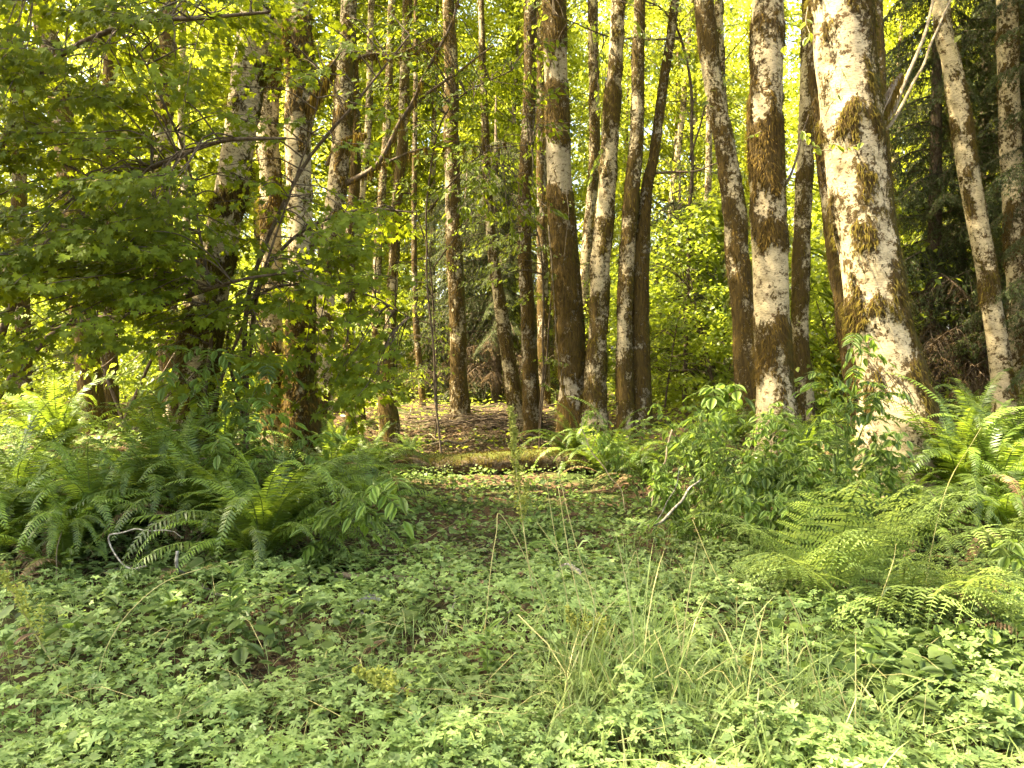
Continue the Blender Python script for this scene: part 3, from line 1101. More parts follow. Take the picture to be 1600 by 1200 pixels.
# ------------------------------------------------------------------ conifers
def conifer_branch(seed, length=2.2, dead=False):
    r = random.Random(seed)
    s = Soup()
    n = 16
    pts = []
    for i in range(n):
        u = i / (n - 1)
        pts.append(Vector((0.10 * math.sin(u * 4 + seed), u * length, 0.10 * length * u - 0.55 * length * u * u * 0.8)))
    s.tube(pts, [0.022, 0.004], 4, 1)
    for i in range(1, n):
        for sd in (-1, 1):
            for rep in range(2):
                u = (i + r.random() * .8) / n
                u = min(u, 0.999)
                p = pts[min(int(u * (n - 1)), n - 1)]
                ln = (0.62 * (1 - u) ** 0.6 + 0.18) * r.uniform(0.6, 1.1)
                m = 9
                tw = []
                a = R(r.uniform(35, 75)) * sd
                for j in range(m):
                    v = j / (m - 1)
                    tw.append(p + Vector((math.sin(a) * ln * v * .85, math.cos(a) * ln * v * .8, -ln * (0.25 * v + 0.75 * v * v) * r.uniform(.9, 1.1))))
                s.tube(tw[::2], [0.006, 0.002], 3, 1)
                if dead and r.random() < 0.6:
                    continue
                A = np.array([tuple(q) for q in tw])
                # needles as small narrow leaves in two ranks
                q = np.repeat(A, 5, axis=0) + rng.normal(0, 0.012, (m * 5, 3))
                d = np.array(tuple((tw[-1] - tw[0]).normalized()))
                dd = d + rng.normal(0, 0.65, (len(q), 3))
                Mx = frames(dd, np.array([0, 0, 1.0]) + rng.normal(0, .4, (len(q), 3)))
                sz = rng.uniform(0.04, 0.085, len(q))
                s.inst(NEEDLE, Mx * sz[:, None, None], q, 0)
    return s.mesh('bough')


NEEDLE = (np.array([(0, 0, 0), (-0.13, 0.4, 0.02), (0, 1, -0.1), (0.13, 0.4, 0.02)]), np.array([(0, 2, 1), (0, 3, 2)]))
BOUGH = []
for sd in range(4):
    me = conifer_branch(sd + 1)
    me.materials.append(M['needle']); me.materials.append(M['twig'])
    BOUGH.append(me)
DEADBOUGH = []
for sd in range(2):
    me = conifer_branch(sd + 11, dead=True)
    me.materials.append(M['needle_dead']); me.materials.append(M['twig'])
    DEADBOUGH.append(me)
s = Soup()
s.tube([Vector((0, 0, -0.3)), Vector((0.03, 0, 4)), Vector((0, 0, 9)), Vector((0, 0, 14))], [0.20, 0.15, 0.09, 0.02], 12)
CTRUNK = s.mesh('trunk')
CTRUNK.materials.append(M['twig'])


def conifer(px, Y, label, zlo, zhi, count, reach, seed, dead_below=0.0):
    r = random.Random(seed)
    f = floor(px, Y)
    t = thing('conifer_tree', label, 'tree', f)
    tr = link_mesh('trunk', CTRUNK, None, t)
    tr.scale = (0.8 * min(1, zhi / 7), 0.8 * min(1, zhi / 7), (zhi + 1.2) / 14)
    for i in range(count):
        z = zlo + (zhi - zlo) * (i + r.random()) / count
        sc = reach / 2.2 * (1.0 - 0.6 * (z - zlo) / (zhi - zlo + 4)) * r.uniform(0.65, 1.1)
        me = DEADBOUGH[i % 2] if z < dead_below and r.random() < 0.75 else BOUGH[i % 4]
        b = link_mesh('bough', me, None, t, (0, 0, z))
        b.rotation_euler = (R(r.uniform(-12, 12)), R(r.uniform(-15, 15)), i * 2.4 + r.uniform(-.4, .4))
        b.scale = (sc, sc, sc)
    return t


conifer(1455, 13.5, 'dark drooping conifer filling the gap right of the thickest trunk', 0.9, 9.5, 90, 2.3, 1, 2.6)
conifer(1590, 13.0, 'dark conifer with pale green drooping sprays at the right edge', 1.0, 9.5, 90, 2.4, 2, 2.4)
conifer(1530, 16.5, 'dense dark conifer between the two white trunks at the right', 0.8, 11.0, 80, 2.8, 3, 2.5)
conifer(1690, 11.0, 'near conifer reaching in from outside the right edge', 1.2, 8.5, 70, 2.0, 4, 1.0)
conifer(775, 19.5, 'shadowy conifer standing behind the leaning trunk and the clearing', 0.5, 6.6, 95, 2.1, 5, 1.8)
conifer(705, 21.0, 'small grey-green conifer behind the upright orange-brown trunk', 0.6, 5.8, 60, 1.7, 6, 1.2)
conifer(1060, 18.0, 'bushy conifer with low hanging boughs right of the mossy twin trunks', 0.5, 4.6, 70, 1.7, 7, 0.0)
conifer(1140, 21.0, 'dark low conifer behind the foot of the leaning mottled trunk', 0.4, 4.2, 60, 1.8, 8, 0.0)


# ------------------------------------------------------------------ the vine maples on the left
def maple_thicket(label, roots, limbs, sprays, leafsize=0.095, singles=300, mat='maple', spray_len=0.7, per=26, tmpl=LEAF_MAPLE, name='vine_maple', keys=0, seed=1):
    """roots: base point; limbs: lists of points; sprays: list of target points"""
    r = random.Random(seed)
    base = Vector(roots)
    t = thing(name, label, 'tree', base)
    LP = []
    for pts, rad in limbs:
        P = rough_curve([Vector(p) - base for p in pts], 30, 0.05, 1.3)
        s = Soup()
        s.tube(P, rad, 7)
        link_mesh('limb', s.mesh('limb'), M['twig'], t)
        LP += P
    tw = Soup()
    pos, dirs, ups = [], [], []
    kp = []
    for q in sprays:
        q = Vector(q) - base
        near = min(LP, key=lambda a: (a - q).length_squared)
        mid = near.lerp(q, 0.5) + Vector((0, 0, 0.12 * (q - near).length))
        dirh = (q - near)
        dirh.z *= 0.25
        if dirh.length < 0.05:
            dirh = Vector((r.uniform(-1, 1), r.uniform(-1, 1), 0))
        dirh.normalize()
        dirh = (dirh + Vector((r.uniform(-.8, .8), r.uniform(-.8, .8), 0))).normalized()
        L_ = spray_len * r.uniform(0.6, 1.2)
        end = q + dirh * L_ + Vector((0, 0, -0.22 * L_))
        tw.tube(rough_curve([near, mid, q, end], 12, 0.03), [0.009, 0.003], 3)
        side = Vector((-dirh.y, dirh.x, 0))
        m = int(per * r.uniform(0.7, 1.2))
        for j in range(m):
            u = r.random()
            w = L_ * 0.42 * (1 - 0.5 * u) * r.uniform(-1, 1)
            p = q.lerp(end, u) + side * w + Vector((0, 0, -0.15 * abs(w) + r.uniform(-.045, .045)))
            d = (dirh * 0.6 + side * (w / L_) * 2.0 + Vector((r.gauss(0, .3), r.gauss(0, .3), -r.uniform(0.05, 0.75))))
            pos.append(tuple(p)); dirs.append(tuple(d))
            if keys and r.random() < keys:
                kp.append(tuple(p + Vector((0, 0, .05))))
    link_mesh('twigs', tw.mesh('twigs'), M['twig'], t)['kind'] = 'stuff'
    pos = np.array(pos); dirs = np.array(dirs)
    n = len(pos)
    up = np.array([0, 0, 1.0]) + rng.normal(0, 0.35, (n, 3)) + np.array([0.0, -0.25, 0])
    Mx = frames(dirs, up)
    sz = leafsize * rng.uniform(0.6, 1.2, n)
    # the leaves nearest the camera become parts of their own
    camd = np.linalg.norm(pos + np.array(base) - np.array([0, 0, EYE]), axis=1)
    wp = pos + np.array(base)
    inview = (np.abs(wp[:, 0] / wp[:, 1]) < 0.66) & (np.abs((wp[:, 2] - EYE) / wp[:, 1]) < 0.48)
    order = np.argsort(camd / sz + (~inview) * 1e6)
    single, rest = order[:singles], order[singles:]
    if singles:
        lv = mesh_arrays('leaf', *tmpl)
        lv.materials.append(M[mat])
        for i in single:
            o = bpy.data.objects.new('leaf', lv)
            C.objects.link(o)
            o.parent = t
            A = Matrix([list(map(float, row)) for row in (Mx[i] * sz[i])]).to_4x4()
            A.translation = Vector(pos[i])
            o.matrix_local = A
    s = Soup()
    s.inst(tmpl, Mx[rest] * sz[rest][:, None, None], pos[rest])
    link_mesh('foliage', s.mesh('foliage'), M[mat], t)['kind'] = 'stuff'
    if kp:
        s = Soup()
        kp = np.array(kp)
        for sgn in (-1, 1):                      # paired winged seeds
            dd = rand_dirs(len(kp), -0.4, 0.2)
            s.inst(oval_leaf(w=0.3, pts=3), frames(dd, np.array([0, 0, 1.0]) + rng.normal(0, .5, (len(kp), 3))) * 0.042, kp)
        link_mesh('winged_seeds', s.mesh('winged_seeds'), M['catkin'], t)['kind'] = 'stuff'
    return t


def spread(n, regions, seed, Yr):
    """targets in boxes given as (px0, px1, py0, py1, weight)"""
    r = random.Random(seed)
    out = []
    ws = [q[4] for q in regions]
    for _ in range(n):
        q = r.choices(regions, ws)[0]
        px, py = r.uniform(q[0], q[1]), r.uniform(q[2], q[3])
        out.append(at(px, py, r.uniform(*Yr)))
    return out


maple_thicket('leafy vine maple spreading dark green layered leaves over the upper left',
              floor(-70, 7.8),
              [([floor(-70, 7.8), at(-30, 400, 7.4), at(40, 150, 7.0), at(200, 40, 6.6), at(420, 20, 6.4)], [0.05, 0.012]),
               ([floor(-70, 7.8), at(40, 430, 7.3), at(190, 290, 6.9), at(330, 230, 6.6), at(450, 215, 6.5)], [0.045, 0.010]),
               ([floor(-70, 7.8), at(60, 540, 7.4), at(240, 480, 7.0), at(360, 440, 6.8), at(470, 420, 6.6)], [0.04, 0.008]),
               ([floor(-70, 7.8), at(-40, 450, 7.2), at(-60, 200, 6.8), at(-20, 0, 6.4), at(120, -60, 6.2)], [0.045, 0.010])],
              spread(240, [(-60, 190, -40, 560, 4.4), (190, 275, -40, 480, 1.8), (300, 420, -30, 60, 0.25), (60, 270, 300, 460, 0.6)], 3, (5.6, 7.6)),
              leafsize=0.050, keys=0.06, seed=4, per=62)
maple_thicket('second vine maple with sparse leaf layers in front of the three close trunks',
              floor(385, 8.3),
              [([floor(385, 8.3), at(395, 500, 8.2), at(450, 380, 8.0), at(560, 330, 7.9), at(650, 330, 7.8)], [0.03, 0.008]),
               ([floor(385, 8.3), at(390, 450, 8.2), at(480, 250, 8.0), at(560, 150, 7.8), at(640, 60, 7.7)], [0.03, 0.008]),
               ([floor(385, 8.3), at(360, 520, 8.2), at(440, 450, 8.0), at(560, 455, 7.9), at(640, 500, 7.8)], [0.022, 0.006])],
              spread(84, [(380, 480, 360, 600, 1.0), (480, 620, 300, 600, 4.0), (480, 600, 0, 120, 0.5), (270, 420, 450, 600, 1.3)], 8, (7.2, 8.6)),
              leafsize=0.058, singles=200, keys=0.03, seed=9, per=40)
maple_thicket('thin lacy maple whose small leaves hang before the cream leaning trunk',
              floor(300, 7.4),
              [([floor(300, 7.4), at(330, 500, 7.4), at(300, 300, 7.2), at(240, 120, 7.0), at(160, 20, 6.9)], [0.022, 0.006]),
               ([floor(300, 7.4), at(370, 520, 7.4), at(420, 400, 7.3), at(470, 250, 7.2), at(510, 120, 7.1)], [0.018, 0.005])],
              spread(92, [(200, 420, 20, 560, 3.0), (380, 560, 60, 520, 2.2)], 62, (6.6, 7.8)),
              leafsize=0.050, singles=0, per=24, keys=0.05, seed=64, spray_len=0.5)
maple_thicket('dark leafy spray hanging in the centre top before the bright wood',
              floor(690, 11.5),
              [([floor(690, 11.5) , at(672, 500, 11.6), at(668, 300, 11.4), at(700, 170, 11.0), at(800, 110, 10.6)], [0.02, 0.008]),
               ([at(668, 330, 11.4), at(700, 290, 11.0), at(760, 240, 10.7), at(830, 225, 10.5)], [0.015, 0.006])],
              spread(74, [(660, 860, 60, 330, 4.0), (600, 720, 20, 130, 1.0), (560, 680, 130, 330, 0.8)], 12, (9.8, 11.3)),
              leafsize=0.095, singles=60, per=22, tmpl=LEAF_OVAL, seed=14, name='understory_tree')
maple_thicket('light green understory sprays crossing the trunks behind the log',
              floor(842, 13.6),
              [([floor(842, 13.6), at(850, 480, 13.6), at(838, 360, 13.5), at(800, 270, 13.4), at(760, 250, 13.4)], [0.02, 0.006]),
               ([floor(842, 13.6), at(862, 450, 13.5), at(870, 330, 13.3), at(850, 240, 13.2)], [0.018, 0.006])],
              spread(46, [(740, 880, 230, 470, 4.0), (850, 900, 440, 620, 1.2), (760, 830, 330, 420, 1)], 22, (12.8, 14.0)),
              leafsize=0.075, singles=0, per=24, tmpl=LEAF_OVAL, mat='under', seed=24, name='understory_tree', spray_len=0.5)
maple_thicket('fine-leaved understory tree screening the thin trunks in the middle of the wood',
              floor(680, 14.5),
              [([floor(680, 14.5), at(676, 450, 14.5), at(640, 300, 14.3), at(600, 180, 14.0)], [0.02, 0.005]),
               ([at(676, 420, 14.5), at(740, 330, 14.2), at(800, 180, 13.9)], [0.015, 0.005])],
              spread(80, [(560, 700, 130, 600, 3.0), (700, 860, 130, 300, 1.2), (620, 700, 440, 610, 1)], 72, (12.9, 15.5)),
              leafsize=0.062, singles=0, per=26, tmpl=LEAF_OVAL, mat='under', seed=74, name='understory_tree', spray_len=0.5)
maple_thicket('fine-leaved understory tree between the forked white trunk and the leaning mottled one',
              floor(1075, 16),
              [([floor(1075, 16), at(1070, 450, 16), at(1050, 300, 15.6), at(1060, 180, 15.2)], [0.02, 0.005])],
              spread(60, [(1010, 1150, 180, 600, 3.0), (900, 1000, 250, 560, 0.6)], 82, (14.0, 17.5)),
              leafsize=0.065, singles=0, per=26, tmpl=LEAF_OVAL, mat='under', seed=84, name='understory_tree', spray_len=0.5)
maple_thicket('light leafy sapling in front of the thin trunks right of the clearing',
              floor(1040, 14.5),
              [([floor(1040, 14.5), at(1050, 560, 14.5), at(1060, 490, 14.4), at(1080, 450, 14.3)], [0.02, 0.006])],
              spread(40, [(1000, 1130, 480, 610, 3.0), (1000, 1060, 400, 500, 1)], 32, (13.5, 15.0)),
              leafsize=0.08, singles=0, per=24, tmpl=LEAF_OVAL, mat='under', seed=34, name='understory_tree', spray_len=0.5)
maple_thicket('leafy understory tree low on the left behind the ferns',
              floor(190, 11.5),
              [([floor(190, 11.5), at(150, 520, 11.5), at(120, 430, 11.3), at(60, 380, 11.0)], [0.03, 0.006]),
               ([floor(190, 11.5), at(240, 560, 11.5), at(300, 520, 11.3), at(380, 500, 11.0)], [0.03, 0.006])],
              spread(80, [(-20, 280, 380, 620, 4.0), (280, 600, 440, 620, 2.5)], 42, (9.8, 13.0)),
              leafsize=0.09, singles=0, per=24, tmpl=LEAF_OVAL, mat='under', seed=44, name='understory_tree', spray_len=0.6)


maple_thicket('high light-leaved tree whose sprays hang before the tops of the centre trunks',
              floor(1070, 15.0),
              [([floor(1070, 15.0), at(1075, 400, 15.0), at(1080, 150, 14.8), at(1040, 20, 14.0), at(940, -10, 12.5)], [0.05, 0.008]),
               ([at(1078, 250, 14.9), at(1120, 120, 14.5), at(1180, 30, 14.0)], [0.02, 0.006]),
               ([at(1060, 60, 14.5), at(960, 60, 13.2), at(860, 20, 12.3)], [0.02, 0.006])],
              spread(60, [(820, 1050, -40, 100, 3.0), (1040, 1180, -40, 260, 2.0), (900, 1000, 100, 240, 0.6)], 52, (11.8, 15.5)),
              leafsize=0.085, singles=0, per=24, tmpl=LEAF_OVAL, mat='under', seed=54, name='understory_tree', spray_len=0.6)


# ------------------------------------------------------------------ ferns
def sword_frond(seed, length=1.0, up0=78, up1=-35, pairs=46, pin=0.085, bend=1.75):
    r = random.Random(seed)
    s = Soup()
    n = 40
    P = [Vector((0, 0, 0))]
    T_ = []
    sway = r.uniform(-0.35, 0.35)
    for i in range(n):
        u = i / (n - 1)
        a = R(up0 + (up1 - up0) * u ** bend)
        b = sway * u
        d = Vector((math.sin(b) * math.cos(a), math.cos(b) * math.cos(a), math.sin(a)))
        T_.append(d)
        P.append(P[-1] + d * length / n)
    s.tube(P[::3], [0.005, 0.0015], 3, 1)
    pos, dr, up, sz = [], [], [], []
    for i in range(pairs):
        u = 0.12 + 0.87 * i / pairs
        k = min(int(u * n), n - 1)
        p = P[k].lerp(P[k + 1], u * n - k)
        t = T_[k]
        side = t.cross(Vector((0, 0, 1)))
        if side.length < 0.1:
            side = Vector((1, 0, 0))
        side.normalize()
        nrm = side.cross(t).normalized()
        w = pin * min(1, (u - 0.04) / 0.22) * (1 - max(0, (u - 0.35) / 0.65)) ** 0.62 + 0.006
        for sg in (-1, 1):
            d = side * sg + t * (0.25 + 0.5 * u) - nrm * r.uniform(0.05, 0.35) + Vector((r.gauss(0, .05), r.gauss(0, .05), r.gauss(0, .06) - 0.1))
            pos.append(tuple(p)); dr.append(tuple(d)); up.append(tuple(nrm + Vector((r.gauss(0, .22), r.gauss(0, .22), 0)))); sz.append(w * r.uniform(.88, 1.08))
    tm = (np.array([(-0.07, 0, 0), (0.07, 0, 0), (-0.085, 0.5, 0.01), (0.085, 0.5, 0.01), (0, 1, -0.09)]), np.array([(0, 1, 3), (0, 3, 2), (2, 3, 4)]))
    sz = np.array(sz)
    Mx = frames(np.array(dr), np.array(up)) * sz[:, None, None]
    # keep a minimum breadth of pinna
    wid = np.maximum(1.0, 0.055 / sz)
    Mx[:, :, 0] *= np.minimum(wid, 1.6)[:, None]
    s.inst(tm, Mx, np.array(pos))
    return s.mesh('frond')


def bracken_frond(seed, length=0.75, up0=70, up1=-10):
    r = random.Random(seed)
    s = Soup()
    n = 30
    P = [Vector((0, 0, 0))]
    T_ = []
    for i in range(n):
        u = i / (n - 1)
        a = R(up0 + (up1 - up0) * u ** 1.5)
        b = 0.2 * math.sin(seed) * u
        d = Vector((math.sin(b) * math.cos(a), math.cos(b) * math.cos(a), math.sin(a)))
        T_.append(d)
        P.append(P[-1] + d * length / n)
    s.tube(P[::3], [0.004, 0.0015], 3, 1)
    pn = (np.array([(-0.17, 0, 0), (0.17, 0, 0), (-0.19, 0.55, 0.0), (0.19, 0.55, 0.0), (0, 1, -0.08)]), np.array([(0, 1, 3), (0, 3, 2), (2, 3, 4)]))
    for i in range(12):
        u = 0.20 + 0.79 * i / 12
        k = min(int(u * n), n - 1)
        p = P[k]
        t = T_[k]
        side = t.cross(Vector((0, 0, 1))).normalized()
        nrm = side.cross(t).normalized()
        w = length * 0.34 * (1 - (u - 0.22) / 0.78) ** 0.9 * min(1, (u - 0.1) / 0.22) + 0.012
        for sg in (-1, 1):
            d = (side * sg + t * r.uniform(0.30, 0.55) - nrm * r.uniform(-0.05, 0.40)).normalized()
            m = max(4, int(w / 0.017))
            Q = [p + d * (w * j / m) - nrm * (0.25 * w * (j / m) ** 2) for j in range(m + 1)]
            s.tube([Q[0], Q[m // 2], Q[-1]], [0.0018, 0.0008], 3, 1)
            pos, dr, up, sz = [], [], [], []
            side2 = d.cross(nrm).normalized()
            for j in range(m):
                for s2 in (-1, 1):
                    pos.append(tuple(Q[j]))
                    dr.append(tuple(side2 * s2 + d * 0.45 + nrm * r.gauss(-.08, .12)))
                    up.append(tuple(nrm))
                    sz.append((0.027 * (1 - 0.8 * j / m) * min(1, w / 0.12) + 0.004) * r.uniform(.85, 1.1))
            sz = np.array(sz)
            s.inst(pn, frames(np.array(dr), np.array(up)) * sz[:, None, None], np.array(pos))
    return s.mesh('frond')


def two(me, mat):
    me.materials.append(M[mat])
    me.materials.append(M['green_stem'])
    return me


SWORD = [two(sword_frond(i, 1.0, a, b, pin=pn), 'fern') for i, (a, b, pn) in enumerate([(80, -45, .085), (70, -65, .08), (60, -70, .09), (84, -10, .08), (48, -60, .085), (76, -80, .075)])]
SWORD_DEAD = [two(sword_frond(20 + i, 0.85, a, b, pin=0.07), 'fern_dead') for i, (a, b) in enumerate([(40, -75), (20, -70)])]
BRACK = [two(bracken_frond(i + 1, 0.8, a, b), 'bracken') for i, (a, b) in enumerate([(76, -15), (66, -35), (55, -30), (80, 5)])]


def fern(loc, size, count, label, group=None, kinds=None, rz=0.0, fan_=(0, 360), dead=2, name='sword_fern', seed=0, tilt=15):
    r = random.Random(seed)
    kinds = kinds or SWORD
    t = thing(name, label, 'fern', loc, rz, group)
    for i in range(count + dead):
        me = r.choice(SWORD_DEAD) if i >= count else kinds[i % len(kinds)]
        f = link_mesh('frond', me, None, t, (r.uniform(-.05, .05), r.uniform(-.05, .05), 0.0))
        a = R(fan_[0] + (fan_[1] - fan_[0]) * (i + r.random() * .9) / (count + (dead if i < count else 0)))
        if i >= count:
            a = r.uniform(0, 6.28)
        f.rotation_euler = (R(r.uniform(-tilt, tilt)), R(r.uniform(-tilt, tilt)), a)
        s_ = size * r.uniform(0.55, 1.15)
        f.scale = (s_, s_, s_)
    return t


FERNS = [  # px, Y, size, count, label
 (405, 5.45, 1.2, 34, 'big arching sword fern, the fullest of the ferns in the left foreground'),
 (470, 6.3, 1.15, 26, 'sword fern with upright fronds just behind the fullest left fern'),
 (150, 5.7, 1.12, 26, 'yellow-green sword fern with drooping tips beside the left edge'),
 (30, 5.9, 1.15, 22, 'sword fern cut by the left edge of the view'),
 (265, 6.8, 1.20, 26, 'sword fern on the bank between the fullest left fern and the cream trunk'),
 (90, 8.2, 1.15, 22, 'sword fern at the back of the left bank near the edge'),
 (350, 8.6, 1.05, 20, 'shaded sword fern at the foot of the cream leaning trunk'),
 (575, 9.4, 0.95, 26, 'dark fern mound left of the fallen log'),
 (520, 8.6, 1.0, 22, 'dark fern below the trunk with the moss beard'),
 (950, 10.6, 1.25, 24, 'dark sword fern at the foot of the white forked trunk'),
 (905, 11.3, 1.15, 24, 'dark fern covering the right end of the log'),
 (1010, 9.6, 0.9, 20, 'brownish fern on the right bank by the end of the log'),
 (1090, 9.2, 0.95, 22, 'fern on the right bank below the mossy twin trunks'),
 (1150, 10.0, 0.9, 18, 'fern behind the leafy shrubs left of the moss-sleeved trunk'),
 (1260, 8.4, 0.95, 20, 'shaded fern between the two pale trunks on the right'),
 (1500, 6.6, 1.25, 30, 'tall glossy sword fern right of the thickest trunk, in front of the conifers'),
 (1590, 7.2, 1.25, 26, 'sword fern with bright tips at the right edge'),
 (1440, 6.0, 0.95, 22, 'sword fern with browned frond tips below the thickest trunk'),
 (1580, 5.9, 1.05, 22, 'low sword fern in the right foreground beside the edge'),
 (1530, 9.0, 1.1, 18, 'fern behind the tall glossy fern under the white leaning trunk'),
 (1400, 8.6, 0.9, 18, 'fern partly hidden behind the foot of the thickest trunk'),
 (640, 12.8, 0.6, 16, 'small sunlit fern beside the skirted mossy trunk foot'),
 (520, 10.8, 0.8, 18, 'bright yellow-lit fern at the left rim of the clearing'),
 (215, 6.1, 1.15, 26, 'sword fern filling the middle of the left bank'),
 (310, 6.0, 1.1, 24, 'sword fern between the fullest left fern and its yellow-green neighbour'),
 (85, 5.3, 0.95, 22, 'low sword fern in front at the left edge with hanging fronds'),
 (-20, 5.4, 1.1, 22, 'sword fern leaning in at the left edge with pale new fronds'),
 (560, 7.6, 0.95, 24, 'fern leaning over the left rim of the green clearing'),
 (1200, 7.4, 0.85, 20, 'fern in the gap among the shrubs below the moss-sleeved trunk'),
 (1560, 6.4, 1.2, 26, 'dense sword fern second from the right edge'),
]
for i, (px, Y, sz, cnt, lab) in enumerate(FERNS):
    fern(floor(px, Y), sz * 1.08, int(cnt * 1.5), lab, 'sword ferns on the banks', rz=i * 1.1, dead=6, seed=i)
st2 = random.Random(77)
for i in range(26):                                    # fern ground further back
    px = st2.uniform(-20, 1620)
    Y = st2.uniform(11.5, 18)
    if 620 < px < 900:
        continue
    fern(floor(px, Y), st2.uniform(0.6, 1.0), 14, 'fern growing under the trees beyond the front bank', 'ferns under the trees further back', dead=1, seed=100 + i)

for i, (px, Y, sz, cnt, lab, rz) in enumerate([
    (1320, 4.55, 1.25, 9, 'pale sunlit lacy fern in the right foreground, the largest of the lacy ferns', 0.4),
    (1245, 4.9, 1.05, 7, 'lacy fern spreading left at the rim of the green clearing', 2.0),
    (1430, 4.35, 1.1, 8, 'bright lacy fern drooping over the creeping leaves near the right', 3.0),
    (1395, 5.1, 1.25, 8, 'upright lacy fern behind the pale sunlit one', 1.0),
    (1575, 5.3, 1.25, 7, 'yellow-green lacy fern near the right edge', 4.0),
    (1520, 4.3, 0.8, 8, 'small lacy fern low in front of the right bank', 5.0)]):
    fern(floor(px, Y), sz * 1.2, cnt, lab, 'lacy ferns in the right foreground', kinds=BRACK, rz=0, dead=1, name='lacy_fern', seed=300 + i, tilt=16, fan_=(85, 275))


# ------------------------------------------------------------------ elder and other leafy shrubs
def compound_leaf(seed, L_=0.3, pairs=3, leaflet=0.10, tmpl=None, droop=0.5):
    r = random.Random(seed)
    tmpl = tmpl or LEAF_LANCE
    s = Soup()
    P = curve([Vector((0, 0, 0)), Vector((0, L_ * .5, 0.03)), Vector((0, L_, -droop * L_ * 0.5))], 8)
    s.tube(P, [0.003, 0.0012], 3, 1)
    pos, dr, sz = [], [], []
    for i in range(pairs):
        u = 0.4 + 0.55 * i / max(1, pairs)
        p = P[int(u * 7)]
        for sg in (-1, 1):
            pos.append(tuple(p)); dr.append((sg * 0.9, 0.55, -0.15 + r.gauss(0, .15))); sz.append(leaflet * r.uniform(.85, 1.1))
    pos.append(tuple(P[-1])); dr.append((r.gauss(0, .1), 1, -0.45)); sz.append(leaflet * 1.15)
    sz = np.array(sz)
    s.inst(tmpl, frames(np.array(dr), np.array([0, 0, 1.0]) + rng.normal(0, .15, (len(pos), 3))) * sz[:, None, None], np.array(pos))
    return s.mesh('leaf')


ELDER = [two(compound_leaf(i, 0.26, 3, 0.115), 'elder') for i in range(4)]
TRI = [two(compound_leaf(10 + i, 0.12, 1, 0.105, LEAF_BROAD), 'elder') for i in range(3)]


def shrub(base, stems, label, name='elder_shrub', leaves=ELDER, per=8, size=1.0, seed=0, cat='shrub', group=None, rad=0.008, start=0.3):
    """stems: list of point lists in the world"""
    r = random.Random(seed)
    base = Vector(base)
    t = thing(name, label, cat, base, 0, group)
    for pts in stems:
        P = rough_curve([Vector(p) - base for p in pts], 24, 0.02)
        s = Soup()
        s.tube(P, [rad, rad * 0.35], 5)
        link_mesh('stem', s.mesh('stem'), M['green_stem'] if rad < 0.009 else M['twig_pale'], t)
        for j in range(per):
            u = start + (1 - start) * j / max(1, per - 1)
            p = P[min(23, int(u * 23))]
            for sg in ((0, 180) if j < per - 1 else (0, 120, 240)):
                o = link_mesh('leaf', r.choice(leaves), None, t, p)
                d = (P[-1] - P[0])
                az = math.atan2(-d.x, d.y) if abs(d.x) + abs(d.y) > 0.05 else 0
                o.rotation_euler = (R(r.uniform(-30, 15)), R(r.uniform(-20, 20)), az + R(90 * (j % 2) + sg + r.uniform(-35, 35)))
                s_ = size * r.uniform(0.75, 1.15)
                o.scale = (s_, s_, s_)
    return t


b = floor(345, 6.9)
shrub(b, [[b, at(345, 720, 6.8), at(318, 640, 6.6), at(285, 585, 6.4), at(255, 545, 6.2)],
          [b, at(350, 700, 6.8), at(352, 640, 6.7), at(335, 590, 6.6), at(325, 545, 6.5)],
          [b, at(350, 720, 6.8), at(385, 640, 6.6), at(405, 590, 6.5), at(418, 570, 6.5)]],
      'tall elder shrub with feathered leaves rising left before the cream trunk', size=0.95, per=6, seed=1, rad=0.0085)
b = floor(400, 6.4)
shrub(b, [[b, at(395, 780, 6.3), at(372, 710, 6.1), at(360, 680, 5.9)], [b, at(420, 760, 6.3), at(430, 690, 6.2), at(410, 655, 6.1)], [b, at(450, 770, 6.3), at(480, 700, 6.3), at(490, 680, 6.2)]],
      'elder leaves poking out above the fullest left fern', size=0.9, per=5, seed=2)
b = floor(470, 5.7)
shrub(b, [[b, at(500, 860, 5.5), at(545, 800, 5.2), at(590, 770, 5.0)], [b, at(520, 880, 5.4), at(540, 830, 5.2), at(560, 800, 5.1)], [b, at(500, 870, 5.5), at(560, 790, 5.1), at(612, 752, 5.0)]],
      'bright elder sprig reaching right from under the fullest left fern', size=1.0, per=5, seed=3)
b = floor(545, 5.0)
shrub(b, [[b, at(545, 915, 4.95), at(572, 905, 4.9), at(590, 915, 4.8)], [b, at(530, 930, 4.95), at(520, 925, 4.9), at(505, 945, 4.85)]],
      'small elder sprig beside the white bark fragment on the ground', size=0.8, per=3, seed=4, rad=0.005)
b = floor(345, 5.3)
shrub(b, [[b, at(345, 890, 5.2), at(335, 860, 5.2)], [b, at(370, 900, 5.2), at(380, 865, 5.2)], [b, at(330, 900, 5.2), at(320, 880, 5.2)]],
      'little leafy shrub at the foot of the fullest left fern', size=0.6, per=3, seed=5, rad=0.004, leaves=TRI)
b = floor(1320, 6.2)
shrub(b, [[b, at(1325, 700, 6.2), at(1330, 620, 6.2), at(1345, 560, 6.2), at(1340, 520, 6.15)],
          [b, at(1310, 700, 6.2), at(1300, 630, 6.2), at(1290, 590, 6.1)],
          [b, at(1340, 690, 6.2), at(1370, 630, 6.2), at(1385, 605, 6.1)]],
      'tall elder shrub in front of the foot of the thickest trunk', size=0.85, per=7, seed=6, rad=0.008, start=0.4)
